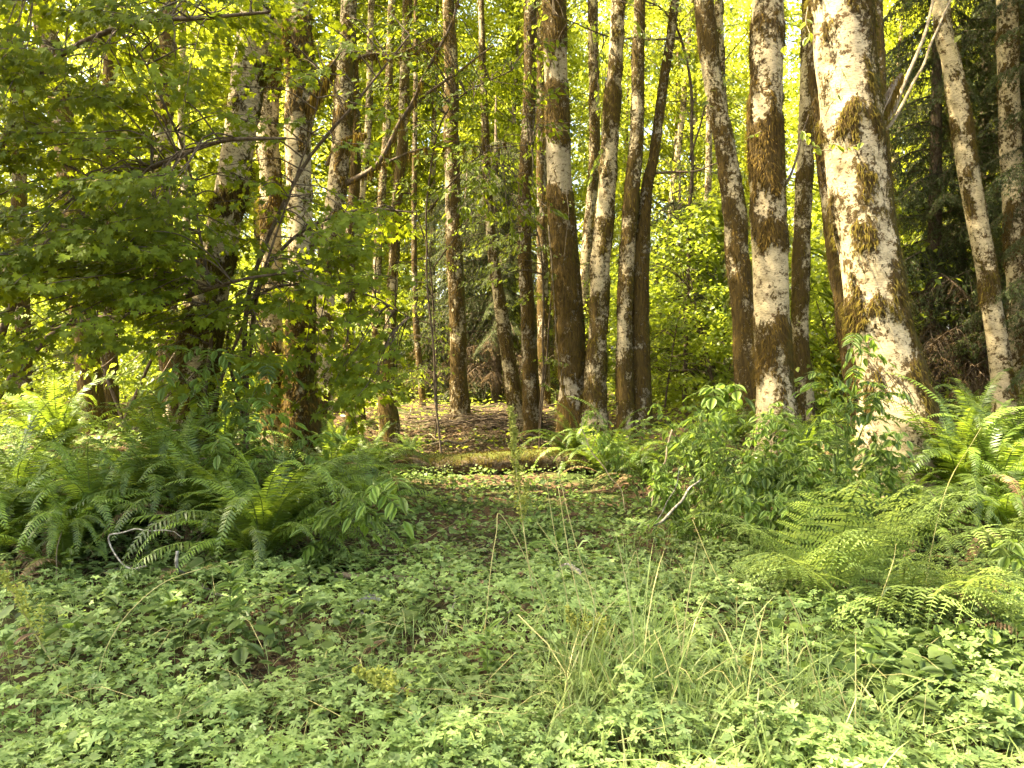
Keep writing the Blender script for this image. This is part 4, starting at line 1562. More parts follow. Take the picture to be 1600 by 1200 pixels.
SALM = [(1005, 8.6, 660), (1065, 7.6, 690), (1120, 7.2, 660), (1165, 6.6, 650), (1215, 6.1, 660), (1255, 6.4, 640), (1300, 5.9, 670), (1235, 5.6, 720), (1180, 5.9, 740), (1120, 6.4, 745), (1350, 5.8, 690), (1060, 7.0, 740), (1285, 5.3, 750)]
SL = ['shrub at the left end of the leafy row on the right bank', 'shrub with dark broad leaves beside the arched lichen stick', 'shrub below the leaning mottled trunk with drooping leaves',
      'shrub just left of the moss-sleeved trunk foot', 'sunlit shrub hiding the foot of the moss-sleeved trunk', 'shrub between the moss-sleeved trunk and the thickest trunk',
      'glossy shrub right behind the lacy ferns', 'low shrub with pale shining leaves left of the lacy ferns', 'low shrub at the rim of the green clearing on the right',
      'shaded low shrub over the right rim of the clearing', 'shrub in front of the white bark at the foot of the thickest trunk', 'low shrub above the end of the arched lichen stick', 'small shrub touching the top of the lacy ferns']
for i, (px, Y, ytop) in enumerate(SALM):
    b = floor(px, Y)
    r = random.Random(i + 50)
    stems = []
    for j in range(6):
        dx = r.uniform(-95, 95)
        tp = at(px + dx, ytop + r.uniform(-35, 95), Y + r.uniform(-.35, .25))
        stems.append([b, b.lerp(tp, 0.6) + Vector((0, 0, 0.10)), tp])
    shrub(b, stems, SL[i], name='leafy_shrub', leaves=TRI if i % 3 else ELDER, per=6, size=0.72 if i % 3 else 0.62, seed=60 + i, rad=0.005, group='leafy shrubs along the right bank', start=0.3)
# broad leaf at the upper end of the right bank and twining sprigs
b = floor(1105, 8.0)
shrub(b, [[b, at(1105, 680, 8), at(1110, 630, 7.9), at(1120, 610, 7.8)], [b, at(1090, 660, 8), at(1130, 610, 7.9), at(1150, 605, 7.8)]], 'shrub with one shining broad leaf against the bright wood', name='leafy_shrub', leaves=TRI, per=4, size=1.5, seed=90)
b = floor(1600, 4.4)
shrub(b, [[b, at(1590, 1000, 4.4), at(1560, 930, 4.4), at(1530, 905, 4.35)], [b, at(1610, 950, 4.4), at(1590, 860, 4.3), at(1585, 850, 4.3)], [b, at(1600, 1000, 4.3), at(1570, 960, 4.2)]],
      'twining leafy climber cut by the right edge', name='climbing_plant', leaves=TRI, per=5, size=0.8, seed=91, rad=0.005, cat='plant')


def sprig(pts, ti, label, leaf=0.06, n=7, tmpl=LEAF_OVAL, mat='under'):
    """a leafy twig growing on a trunk becomes a branch of that tree"""
    t, base, _, Y = spines[ti]
    P = rough_curve([Vector(p) - base for p in pts], 12, 0.015)
    s = Soup()
    s.tube(P, [0.004, 0.0015], 4)
    tw = link_mesh('twig', s.mesh('twig'), M['twig_pale'], t)
    lv = LEAFMESH
    for j in range(n):
        p = P[3 + int(8 * j / max(1, n - 1))] if n > 1 else P[-1]
        o = link_mesh('leaf', lv, None, tw, p)
        o.rotation_euler = (R(random.uniform(-60, 10)), R(random.uniform(-30, 30)), random.uniform(0, 6.28))
        s_ = leaf * random.uniform(.8, 1.3)
        o.scale = (s_, s_, s_)


LEAFMESH = mesh_arrays('leaf', *LEAF_BROAD)
LEAFMESH.materials.append(M['under'])
sprig([at(1300, 235, 6.7), at(1275, 232, 6.5), at(1262, 215, 6.4), at(1250, 205, 6.3)], 0, '', n=9)
sprig([at(1285, 235, 6.7), at(1300, 225, 6.5), at(1318, 232, 6.5), at(1345, 222, 6.4)], 0, '', n=8)
sprig([at(1290, 180, 6.6), at(1300, 160, 6.5), at(1312, 145, 6.5), at(1316, 110, 6.5)], 0, '', n=5)
sprig([at(1262, 10, 6.8), at(1258, 35, 6.6), at(1262, 60, 6.5), at(1225, 72, 6.5)], 0, '', leaf=0.09, n=6)
sprig([at(1110, 130, 10.8), at(1105, 150, 10.6), at(1108, 165, 10.5)], 2, '', leaf=0.10, n=4)
sprig([at(972, 40, 12.4), at(990, 35, 12.2), at(1005, 50, 12.0), at(1012, 65, 11.9)], 6, '', leaf=0.12, n=7)
sprig([at(866, 30, 12.6), at(850, 25, 12.4), at(838, 40, 12.3)], 7, '', leaf=0.11, n=4)
sprig([at(1190, 205, 8.8), at(1180, 210, 8.7), at(1170, 215, 8.6)], 1, '', leaf=0.06, n=8)
sprig([at(360, 20, 6.6), at(345, 25, 6.5), at(330, 30, 6.4)], 18, '', leaf=0.13, n=5)

# ------------------------------------------------------------------ ground cover
def cover_points(n, y0, y1, power=1.0, xlim=0.72):
    y = y0 + (y1 - y0) * rng.uniform(0, 1, n) ** power
    x = rng.uniform(-xlim, xlim, n) * y
    return x, y


def vnoise(x, y, f, o=0.0):
    return np.array([mnoise.noise(Vector((a * f + o, b * f, o))) for a, b in zip(x, y)])


# creeping buttercup: dense near the camera
s = Soup()
x, y = cover_points(24000, 2.5, 7.2, 1.2)
nz = vnoise(x, y, 0.9, 3.0)
nz2 = vnoise(x, y, 3.0, 9.0)
prob = np.clip(0.95 - sstep(4.3, 6.6, y) * 0.6 + nz * 1.5 + nz2 * 1.2, 0.04, 1)
keep = rng.uniform(0, 1, len(x)) < prob
x, y, nz = x[keep], y[keep], nz[keep]
h = 0.03 + 0.13 * rng.uniform(0, 1, len(x)) * (1 - 0.3 * sstep(4, 6, y)) + 0.12 * np.clip(nz2[keep] + 0.2, 0, 1)
pos = np.column_stack([x, y, gz(x, y) + h])
sz = 0.032 + 0.048 * rng.uniform(0, 1, len(x)) ** 1.6
for j in range(3):
    mk = (np.arange(len(x)) % 3) == j
    scatter(s, LEAF_BUTTER[j], pos[mk], sz[mk], -0.35, 0.25, 0.28, 0)
o = link_mesh('creeping_leaves', s.mesh('creeping_leaves'), M['cover'])
tag(o, 'pale green creeping buttercup leaves covering the near ground', None, None, 'stuff')

# broader darker leaves and clover mixed in, reaching back to the log
s = Soup()
x, y = cover_points(22000, 2.9, 11.3, 1.0, 0.70)
nz = vnoise(x, y, 0.8, 13.0)
nz2 = vnoise(x, y, 2.4, 21.0)
prob = np.clip(0.28 + nz * 1.1 + nz2 * 0.8 + 0.45 * sstep(4.2, 5.5, y), 0, 1)
bare = np.exp(-(((x + 0.45) / 0.45) ** 2 + ((y - 6.1) / 0.7) ** 2))      # worn brown spot
prob *= (1 - 0.93 * bare)
keep = rng.uniform(0, 1, len(x)) < prob
x, y = x[keep], y[keep]
pos = np.column_stack([x, y, gz(x, y) + 0.02 + 0.10 * rng.uniform(0, 1, len(x))])
mk = rng.uniform(0, 1, len(x)) < 0.5
scatter(s, LEAF_HEART, pos[mk], 0.042 + 0.03 * rng.uniform(0, 1, mk.sum()), -0.4, 0.2, 0.3)
scatter(s, LEAF_BROAD, pos[~mk], 0.042 + 0.034 * rng.uniform(0, 1, (~mk).sum()), -0.4, 0.3, 0.35)
o = link_mesh('ground_leaves', s.mesh('ground_leaves'), M['cover2'])
tag(o, 'darker heart-shaped leaves creeping over the ground up to the log', None, None, 'stuff')

# large dark leaves low in the right foreground
s = Soup()
P_ = [on_ground(random.gauss(1430, 120), random.gauss(1090, 45)) for _ in range(420)]
P_ += [on_ground(random.uniform(0, 700), random.gauss(985, 50)) for _ in range(260)]
pos = np.array([tuple(p) for p in P_]) + np.column_stack([np.zeros(680), np.zeros(680), rng.uniform(0.06, 0.20, 680)])
mk = rng.uniform(0, 1, 680) < 0.5
scatter(s, LEAF_HEART, pos[mk], 0.085, -0.35, 0.15, 0.3)
scatter(s, LEAF_BROAD, pos[~mk], 0.095, -0.35, 0.15, 0.3)
o = link_mesh('bramble_leaves', s.mesh('bramble_leaves'), M['cover2'])
tag(o, 'larger dark bramble-like leaves low in front of both fern banks', None, None, 'stuff')

# dry stems and bits lying over the near leaves
s = Soup()
for q in range(240):
    f = on_ground(random.uniform(-30, 1630), random.uniform(860, 1240))
    a = random.uniform(0, 3.14)
    l_ = random.uniform(0.05, 0.38)
    z0 = f.z + random.uniform(0.05, 0.22)
    b0 = Vector((f.x, f.y, z0)); b1 = Vector((f.x + math.cos(a) * l_, f.y + math.sin(a) * l_, z0 + random.uniform(-.05, .08)))
    s.tube([b0, b0.lerp(b1, .5) + Vector((0, 0, random.uniform(-.01, .04))), b1], [0.0016, 0.0008], 3)
o = link_mesh('dry_stems', s.mesh('dry_stems'), M['straw'])
tag(o, 'thin dry stems caught among the near ground leaves', None, None, 'stuff')

# small round clover-like leaves of a third kind
s = Soup()
x, y = cover_points(22000, 2.6, 10.9, 1.0, 0.70)
nz = vnoise(x, y, 1.6, 55.0)
keep = rng.uniform(0, 1, len(x)) < np.clip(0.35 + nz * 1.6, 0.05, 1)
x, y = x[keep], y[keep]
pos = np.column_stack([x, y, gz(x, y) + 0.05 + 0.16 * rng.uniform(0, 1, len(x))])
scatter(s, fan([(math.sin(a) * 0.5, 0.5 - math.cos(a) * 0.5) for a in np.linspace(0, 6.28, 8)[:-1]], 0.1, 0.2), pos, 0.030, -0.3, 0.3, 0.35)
o = link_mesh('clover_leaves', s.mesh('clover_leaves'), M['clover'])
tag(o, 'tiny yellow-green round leaves scattered among the creeping leaves', None, None, 'stuff')

# far ground greenery
s = Soup()
x, y = cover_points(26000, 11.6, 34, 1.1, 0.75)
nz = vnoise(x, y, 0.5, 33.0)
clear = (np.abs(x + 0.55) < 1.9) & (y > 10.8) & (y < 16.8)
keep = (rng.uniform(0, 1, len(x)) < 0.75 + nz) & ~(clear & (rng.uniform(0, 1, len(x)) < 0.55))
x, y = x[keep], y[keep]
pos = np.column_stack([x, y, gz(x, y) + 0.35 * rng.uniform(0, 1, len(x)) ** 1.5 * (0.35 + sstep(15, 20, y))])
scatter(s, LEAF_DIAMOND, pos, 0.11, -0.4, 0.35, 0.4)
o = link_mesh('undergrowth', s.mesh('undergrowth'), M['under'])
tag(o, 'low bright undergrowth spreading between the far trunks', None, None, 'stuff')

# dead leaves, needles and bits of twig
s = Soup()
x, y = cover_points(9000, 3.0, 10.5, 1.0, 0.6)
pos = np.column_stack([x, y, gz(x, y) + 0.01])
scatter(s, LEAF_OVAL, pos, 0.05, -0.15, 0.15, 0.35)
x = rng.normal(-0.55, 1.4, 9000)
y = rng.uniform(11, 17, 9000)
pos = np.column_stack([x, y, gz(x, y) + 0.015])
scatter(s, LEAF_DIAMOND, pos, 0.075, -0.15, 0.2, 0.35)
x = rng.normal(-0.45, 0.3, 700)
y = rng.normal(6.1, 0.4, 700)
pos = np.column_stack([x, y, gz(x, y) + 0.02])
scatter(s, LEAF_OVAL, pos, 0.05, -0.15, 0.2, 0.35)
for q in range(420):                                   # needles and small sticks
    x0, y0 = random.gauss(-0.6, 1.3), random.uniform(10.9, 16.5)
    a = random.uniform(0, 3.14)
    l_ = random.uniform(0.06, 0.35)
    z0 = float(gz(x0, y0)) + 0.03
    s.tube([Vector((x0, y0, z0)), Vector((x0 + math.cos(a) * l_, y0 + math.sin(a) * l_, z0 + random.uniform(-.01, .04)))], [0.007, 0.003], 3)
o = link_mesh('leaf_litter', s.mesh('leaf_litter'), M['litter'])
tag(o, 'brown dead leaves and needles on the forest floor and clearing', None, None, 'stuff')

# brown dead fern litter under the left ferns
s = Soup()
for i in range(900):
    px = random.uniform(20, 620)
    Y = random.uniform(5.4, 6.6)
    f = floor(px, Y)
    a = random.uniform(0, 6.28)
    l_ = random.uniform(0.08, 0.3)
    z0 = f.z + random.uniform(0.01, 0.22)
    s.tube([Vector((f.x, f.y, z0)), Vector((f.x + math.cos(a) * l_, f.y + math.sin(a) * l_, z0 - random.uniform(0, .12)))], [0.003, 0.001], 3)
o = link_mesh('fern_litter', s.mesh('fern_litter'), M['litter'])
tag(o, 'matted brown dead fern stalks under the left ferns', None, None, 'stuff')


# ------------------------------------------------------------------ grass
def blades(s, base, n, hmin, hmax, lean=0.6, width=0.0035, spread_=0.05, bias=(0, 0), mi=0, kink=0.25):
    for i in range(n):
        a = random.uniform(0, 6.28)
        l_ = random.uniform(hmin, hmax)
        ln = random.uniform(0.1, lean)
        dx, dy = math.cos(a) * ln + bias[0], math.sin(a) * ln + bias[1]
        b0 = base + Vector((random.gauss(0, spread_), random.gauss(0, spread_), 0))
        P = []
        for j in range(6):
            u = j / 5
            P.append(b0 + Vector((dx * l_ * u ** 1.7, dy * l_ * u ** 1.7, l_ * (u - 0.45 * ln * u ** 2.4))))
        if random.random() < kink:
            k = random.randint(3, 4)
            for j in range(k, 6):
                P[j] = P[k] + Vector((dx, dy, -0.5)).normalized() * (l_ * 0.2 * (j - k))
        wv = Vector((-math.sin(a) + random.gauss(0, .5), math.cos(a) + random.gauss(0, .5), 0)).normalized() * width * random.uniform(.6, 1.5)
        V = []
        for j, p in enumerate(P[:-1]):
            w = wv * (1 - 0.7 * (j / 5) ** 2)
            V += [tuple(p - w), tuple(p + w)]
        V.append(tuple(P[-1]))
        T = []
        for j in range(4):
            T += [(2 * j, 2 * j + 1, 2 * j + 3), (2 * j, 2 * j + 3, 2 * j + 2)]
        T.append((8, 9, 10))
        s.add(V, T, mi)


s = Soup()
for i in range(200):                                   # meadow grass in the right foreground
    px = random.gauss(1060, 230)
    py = random.uniform(1000, 1280)
    f = on_ground(px, py)
    blades(s, f, random.randint(5, 11), 0.10, 0.36, 1.4, spread_=0.05, bias=(random.gauss(0, .25), 0))
for i in range(650):
    px = random.uniform(-30, 1640)
    py = random.uniform(900, 1260)
    f = on_ground(px, py)
    blades(s, f, random.randint(3, 7), 0.08, 0.28, 1.3, width=0.0022, spread_=0.06)
for i in range(60):
    f = on_ground(random.uniform(960, 1200), random.uniform(840, 960))
    blades(s, f, random.randint(5, 9), 0.08, 0.25, 0.9, width=0.003, spread_=0.05)
o = link_mesh('grass', s.mesh('grass'), M['grass'])
tag(o, 'long loose meadow grass tangled through the near ground leaves', None, None, 'stuff')

TUSS = [(905, 1120, 60, .85, 'arching grass tussock left of centre at the bottom'), (1010, 1085, 70, .8, 'largest grass tussock, right of the dock stalk'),
        (1250, 1150, 50, .6, 'grass tussock in the lower right with straw blades'), (1350, 1190, 50, .55, 'grass tussock at the bottom right corner area'),
        (1090, 940, 34, .42, 'small fresh grass tuft on the green clearing floor'), (1160, 1120, 40, .6, 'grass tuft between the two lower right tussocks')]
for px, py, n, h_, lab in TUSS:
    f = on_ground(px, py)
    t = thing('grass_tussock', lab, 'grass tussock', f, 0, 'grass tussocks in the foreground')
    s = Soup()
    blades(s, Vector((0, 0, 0)), int(n * 1.9), h_ * .2, h_ * .95, 1.5, width=0.0026, spread_=0.08, kink=0.3)
    blades(s, Vector((0, 0, 0)), n, h_ * .1, h_ * .5, 2.2, width=0.004, spread_=0.10, kink=0.4)
    link_mesh('blades', s.mesh('blades'), M['grass'], t)['kind'] = 'stuff'
    s = Soup()
    blades(s, Vector((0, 0, 0)), n // 6, h_ * .5, h_ * 1.05, 1.1, width=0.0028, spread_=0.08, kink=0.4)
    link_mesh('dry_blades', s.mesh('dry_blades'), M['straw'], t)['kind'] = 'stuff'


def stalk(pts, label, rad=0.0022, head=None, mat='straw', name='grass_stalk', leaf=None, n=22):
    base = Vector(pts[0])
    t = thing(name, label, 'grass stalk', base)
    P = curve([Vector(p) - base for p in pts], n)
    s = Soup()
    s.tube(P, [rad * 1.2, rad * 0.8], 5)
    link_mesh('stem', s.mesh('stem'), M[mat], t)
    if head:
        s = Soup()
        m = int(head * 10) + 8
        k = max(2, int(n * 0.12))
        for j in range(m * 3):
            u = random.random()
            p = P[-k].lerp(P[-1], u)
            d = (P[-1] - P[-k]).normalized() + Vector((random.gauss(0, .4), random.gauss(0, .4), random.gauss(0, .4)))
            s.inst(oval_leaf(w=0.35, pts=2), frames(np.array([tuple(d)]), np.array([[0, 0.3, 1.0]])) * 0.014, np.array([tuple(p)]))
        link_mesh('seed_head', s.mesh('seed_head'), M['catkin'], t)
    if leaf:
        s = Soup()
        for u, dx in leaf:
            p = P[int(u * (n - 1))]
            V = []
            for j in range(5):
                v = j / 4
                q = p + Vector((dx * v, 0, 0.22 * v - 0.28 * v * v))
                V += [tuple(q + Vector((0, -0.004 * (1 - v), -0.006 * (1 - v)))), tuple(q + Vector((0, 0.004, 0.006 * (1 - v))))]
            T = []
            for j in range(4):
                T += [(2 * j, 2 * j + 1, 2 * j + 3), (2 * j, 2 * j + 3, 2 * j + 2)]
            s.add(V, T)
        link_mesh('blade', s.mesh('blade'), M['grass'], t)
    return t


stalk([on_ground(882, 1010), at(860, 960, 3.9), at(825, 880, 3.85), at(800, 830, 3.8), at(779, 802, 3.75), at(776, 830, 3.72), at(768, 880, 3.7), at(760, 960, 3.68), at(757, 985, 3.66)], 'bent grass stalk folded over into a peak left of the dock stalk', head=1, n=40)
stalk([on_ground(950, 1050), at(925, 930, 3.7), at(900, 850, 3.68), at(880, 770, 3.64), at(870, 722, 3.6)], 'tall straight grass stalk topped with pale seeds right of the dock stalk', head=1, leaf=[(.5, .1)])
stalk([on_ground(935, 1060), at(905, 940, 3.6), at(888, 860, 3.6), at(872, 760, 3.6)], 'tall grass stalk leaning beside the straight one', leaf=[(.6, -.08)])
stalk([on_ground(900, 1020), at(885, 930, 3.8), at(866, 830, 3.8), at(852, 740, 3.8)], 'thin reddish grass stalk with a small feathery head above the dock leaves', rad=0.0016, head=1)
stalk([on_ground(975, 990), at(935, 930, 4.0), at(880, 870, 4.1), at(838, 815, 4.2)], 'reddish stalk slanting up to the left across the clearing', rad=0.0016)
stalk([on_ground(148, 1090), at(160, 1030, 3.6), at(178, 990, 3.62), at(208, 950, 3.66), at(260, 908, 3.72), at(330, 884, 3.8)], 'long arching grass stalk bowing right over the left ground leaves', head=0.4)
stalk([on_ground(1240, 1080), at(1180, 1000, 4.1), at(1120, 900, 4.2), at(1082, 812, 4.3)], 'thin stalk slanting left over the green clearing', rad=0.0016)
stalk([on_ground(1010, 935), at(1000, 900, 4.7), at(994, 862, 4.7), at(985, 880, 4.68), at(975, 905, 4.66)], 'short bent stalk forming a small peak on the clearing', rad=0.0018)
stalk([on_ground(1153, 1080), at(1152, 1020, 3.7), at(1151, 970, 3.7), at(1151, 935, 3.7)], 'upright pale stalk with a hanging blue-green blade', head=0.6, leaf=[(.8, -.14), (.85, .14)])
stalk([on_ground(1148, 1185), at(1165, 1110, 3.3), at(1190, 1025, 3.35), at(1183, 980, 3.4), at(1175, 945, 3.4)], 'kinked straw stalk right of the upright pale one', rad=0.002)
stalk([on_ground(1330, 1185), at(1300, 1110, 3.2), at(1265, 1020, 3.2), at(1250, 970, 3.2), at(1230, 925, 3.2)], 'straw stalk leaning left in the lower right', head=0.5)
stalk([on_ground(1200, 1190), at(1215, 1130, 3.3), at(1222, 1060, 3.3), at(1222, 985, 3.3)], 'brown broken stalk in the lower right tangle', rad=0.002)
stalk([on_ground(1300, 1215), at(1270, 1140, 3.1), at(1240, 1090, 3.1), at(1195, 1065, 3.1)], 'dry stalk crossing low in the right tangle', rad=0.002)
stalk([on_ground(1040, 1210), at(1060, 1130, 3.1), at(1045, 1050, 3.15), at(1022, 985, 3.2)], 'yellow-green stalk leaning left above the largest tussock', rad=0.002)
stalk([on_ground(1455, 1130), at(1470, 1085, 3.5), at(1462, 1060, 3.5), at(1455, 1035, 3.5)], 'short stalk with a white tip among the dark right leaves', head=0.4, rad=0.0016)
stalk([on_ground(1440, 960), at(1455, 860, 4.6), at(1480, 760, 4.6), at(1520, 690, 4.6), at(1533, 668, 4.6)], 'long fine stalk rising across the right ferns', rad=0.0016)
stalk([on_ground(1360, 1010), at(1375, 940, 4.1), at(1395, 880, 4.1), at(1400, 850, 4.1)], 'pale grass stalk in front of the lacy ferns', leaf=[(.4, .1)])
stalk([on_ground(770, 1240), at(745, 1180, 2.9), at(748, 1130, 2.9), at(768, 1130, 2.9), at(790, 1165, 2.9)], 'kinked straw stem forming an arch at the bottom centre', rad=0.002)


# ------------------------------------------------------------------ docks
def dock(pts, label, head_from=0.45, head_n=900, leaves=(), rad=0.0045):
    base = Vector(pts[0])
    t = thing('dock_plant', label, 'plant', base, 0, 'flowering docks')
    n = 30
    P = rough_curve([Vector(p) - base for p in pts], n, 0.008)
    s = Soup()
    s.tube(P, [rad, rad * 0.4], 6)
    link_mesh('stem', s.mesh('stem'), M['straw'], t)
    s = Soup()
    k0 = int(n * head_from)
    pos = []
    for j in range(22):                                # whorled side spikes
        u = j / 21
        p = P[min(n - 1, int(k0 + (n - 1 - k0) * u))]
        a = random.uniform(0, 6.28)
        l_ = 0.13 * (1 - u) + 0.02
        e = p + Vector((math.cos(a) * l_ * .35, math.sin(a) * l_ * .35, l_))
        for q in range(int(head_n / 22)):
            v = random.random()
            pos.append(tuple(p.lerp(e, v) + Vector((random.gauss(0, .006), random.gauss(0, .006), random.gauss(0, .006)))))
    pos = np.array(pos)
    scatter(s, LEAF_HEART, pos, 0.012, -1, 0.5, 0.6)
    link_mesh('seed_cluster', s.mesh('seed_cluster'), M['seed'], t)
    for u, l_, az, mat in leaves:
        p = P[int(u * (n - 1))]
        me = mesh_arrays('leaf', *oval_leaf(w=0.42, pts=7, droop=0.45))
        me.materials.append(M[mat])
        o = link_mesh('leaf', me, None, t, p)
        o.rotation_euler = (R(random.uniform(5, 30)), 0, R(az))
        o.scale = (l_, l_, l_)
    return t


dock([on_ground(838, 1040), at(835, 960, 4.2), at(822, 860, 4.2), at(812, 780, 4.2), at(803, 700, 4.2), at(798, 640, 4.2)],
     'tall yellow-green flowering dock stalk in front of the log', head_from=0.5, head_n=1500,
     leaves=[(.35, .16, 80, 'elder'), (.42, .14, -80, 'elder'), (.25, .2, 160, 'fern_dead'), (.55, .12, 200, 'elder')])
dock([on_ground(112, 1095), at(85, 1040, 3.6), at(50, 985, 3.55), at(20, 930, 3.5), at(-15, 880, 3.45)],
     'leaning dock stalk with a withered leaf at the left edge', head_from=0.4, head_n=700,
     leaves=[(.5, .09, 150, 'fern_dead'), (.52, .07, 120, 'fern_dead')])
dock([on_ground(640, 1150), at(620, 1110, 3.1), at(590, 1075, 3.1), at(555, 1050, 3.1)],
     'fallen dock stalk with yellow flowers low in the near leaves', head_from=0.2, head_n=900,
     leaves=[(.4, .2, 20, 'fern_dead'), (.2, .22, 180, 'cover2'), (.6, .14, 300, 'fern_dead')])
dock([on_ground(1180, 1145), at(1172, 1100, 3.4), at(1170, 1060, 3.4), at(1172, 1035, 3.4)],
     'short dock with one big drooping leaf in the lower right grass', head_from=0.5, head_n=300,
     leaves=[(.5, .17, 120, 'elder'), (.2, .15, 60, 'seed')])
dock([on_ground(945, 1030), at(925, 1000, 3.5), at(900, 985, 3.5), at(888, 955, 3.5)],
     'curled green dock spike hanging among the grass right of centre', head_from=0.1, head_n=700)


# ------------------------------------------------------------------ broad-leaved herbs
def herb(px, py, label, h_=0.22, n=8, size=0.10, tmpl=LEAF_BROAD, mat='elder', group='broad-leaved plants in the ground cover', Y=None, seed=0):
    h_, n, size = h_ * 1.25 + 0.04, n + 3, size * 0.92
    r = random.Random(seed + int(px))
    f = on_ground(px, py)
    t = thing('leafy_plant', label, 'plant', f, r.uniform(0, 6), group)
    s = Soup()
    P = [Vector((0, 0, 0)), Vector((r.uniform(-.02, .02), 0, h_ * .5)), Vector((r.uniform(-.03, .03), 0, h_))]
    s.tube(curve(P, 8), [0.004, 0.002], 5)
    link_mesh('stem', s.mesh('stem'), M['green_stem'], t)
    me = bpy.data.meshes.get('leaf_' + mat + str(id(tmpl)))
    if me is None:
        me = mesh_arrays('leaf_' + mat + str(id(tmpl)), *tmpl)
        me.materials.append(M[mat])
    for j in range(n):
        u = 0.35 + 0.65 * j / max(1, n - 1)
        o = link_mesh('leaf', me, None, t, (0, 0, h_ * u))
        o.rotation_euler = (R(r.uniform(-15, 35) + 25 * u), R(r.uniform(-15, 15)), j * 2.1 + r.uniform(-.3, .3))
        s_ = size * r.uniform(.8, 1.15) * (1.1 - 0.35 * u)
        o.scale = (s_, s_, s_)
    return t


for px, py, lab, h_, n, sz in [
    (365, 1010, 'fresh nettle-like plant standing above the left ground leaves', .28, 12, .13),
    (112, 935, 'light green leafy sprout below the left edge ferns', .22, 8, .10),
    (110, 1030, 'small pale sprout with three leaves near the left edge', .12, 5, .09),
    (268, 990, 'single sprout with folded drooping leaves left of the arched stalk', .12, 5, .10),
    (440, 1010, 'broad-leaved sprout right of the nettle-like plant', .16, 5, .11),
    (500, 1120, 'single oval-leaved plantain in the near buttercups', .06, 3, .12),
    (765, 1090, 'nettle-like plant in the centre foreground', .22, 9, .10),
    (235, 1010, 'small broad sprout under the arching stalk', .08, 4, .09),
    (640, 870, 'pale shining ivy-like sprig beside the brown worn spot', .18, 9, .10),
    (735, 860, 'light leafy sprout on the clearing left of the dock', .16, 8, .09),
    (870, 870, 'broad leaf cluster behind the tall stalks', .14, 5, .12),
    (1120, 960, 'pair of round leaves on the right of the clearing floor', .10, 4, .10),
    (1300, 1000, 'dark broad-leaved plant below the lacy ferns', .16, 8, .12),
    (1380, 1050, 'broad dark leaf rosette in the lower right', .10, 8, .14),
    (1470, 1060, 'large dark leaf rosette right of the white-tipped stalk', .12, 8, .15),
    (1550, 1070, 'dark leaf rosette close to the right edge', .12, 8, .15),
    (1290, 1060, 'dark leafy plant left of the broad leaf rosette', .10, 7, .12),
    (1420, 1000, 'leafy plant under the drooping lacy fern', .16, 8, .11),
    (1585, 1180, 'bright broad leaves at the bottom right corner', .12, 6, .13),
    (720, 935, 'small dark-leaved plant behind the bent stalk', .08, 6, .10),
    (1000, 985, 'round-leaved plant at the front of the clearing', .08, 6, .10)]:
    herb(px, py, lab, h_, n, sz, mat='elder' if px < 1200 and px != 1120 else 'cover2')


# ------------------------------------------------------------------ fallen wood
def stick(pts, rad, label, mat='lichen_twig', name='fallen_stick', cat='stick', sub=(), n=26, amp=0.02):
    base = Vector(pts[0])
    P = rough_curve([Vector(p) - base for p in pts], n, amp, 5)
    s = Soup()
    s.tube(P, rad, 8)
    if not sub:
        o = link_mesh(name, s.mesh(name), M[mat], None, base)
        return tag(o, label, cat)
    t = thing(name, label, cat, base)
    link_mesh('stem', s.mesh('stem'), M[mat], t)
    for q, r_ in sub:
        s = Soup()
        s.tube(rough_curve([Vector(p) - base for p in q], 12, amp, 5), [r_, r_ * .4], 6)
        link_mesh('side_twig', s.mesh('side_twig'), M[mat], t)
    return t


G = lambda px, py, dz=0.03: on_ground(px, py) + Vector((0, 0, dz))
stick([at(285, 842, 4.85), at(245, 824, 4.85), at(218, 822, 4.85), at(190, 834, 4.85), at(170, 838, 4.85), at(172, 862, 4.85), at(190, 880, 4.8), at(205, 886, 4.8), at(232, 880, 4.8)], [0.003, 0.0055, 0.0045],
      'crooked lichen-white twig bent in a hook before the left ferns', amp=0.05)
stick([G(228, 888), G(190, 896), G(165, 905)], [0.02, 0.010], 'short white-barked stick lying below the hooked twig')
stick([at(278, 860, 4.8), at(278, 888, 4.8), G(300, 912), G(345, 935), G(375, 950)], [0.010, 0.012, 0.006], 'lichen-spotted twig crossing down right of the hooked twig',
      sub=[([G(318, 924), G(300, 945), G(285, 958)], .005)])
stick([G(205, 893, .02), G(250, 899, .03), G(300, 900, .03)], [0.028, 0.022], 'brown fallen branch half hidden under the left fern', mat='twig_pale')
stick([G(455, 910), G(520, 912, .05), G(590, 915, .05), G(655, 917, .05)], [0.026, 0.022, 0.018], 'long straight brown branch lying across the ground left of centre', mat='twig_pale')
stick([G(668, 922), G(700, 928), G(752, 928)], [0.014, 0.010], 'short continuation piece of broken branch right of the brown branch', mat='twig_pale')
stick([G(592, 952, .05), G(575, 955, .07), G(562, 960, .07), G(560, 968, .05), G(575, 980, .03)], [0.028, 0.024, 0.007], 'chunk of chalk-white bark lying on the ground left of centre', name='bark_fragment', cat='bark')
stick([G(995, 822, .04), at(1010, 820, 6.6), at(1032, 815, 6.6), at(1048, 800, 6.6), at(1062, 785, 6.7), at(1078, 765, 6.8), at(1095, 748, 6.9)], [0.006, 0.012, 0.011, 0.008], 'curved lichen-grey stick rising at the right rim of the clearing',
      sub=[([at(1022, 818, 6.6), at(1035, 795, 6.5), at(1055, 765, 6.4), at(1060, 730, 6.4)], .006)])
stick([at(1050, 670, 7.8), at(1042, 700, 7.7), at(1038, 725, 7.6), at(1022, 745, 7.6), at(1018, 790, 7.5)], [0.010, 0.007], 'thin pale dead stem upright on the right bank', mat='twig_pale')
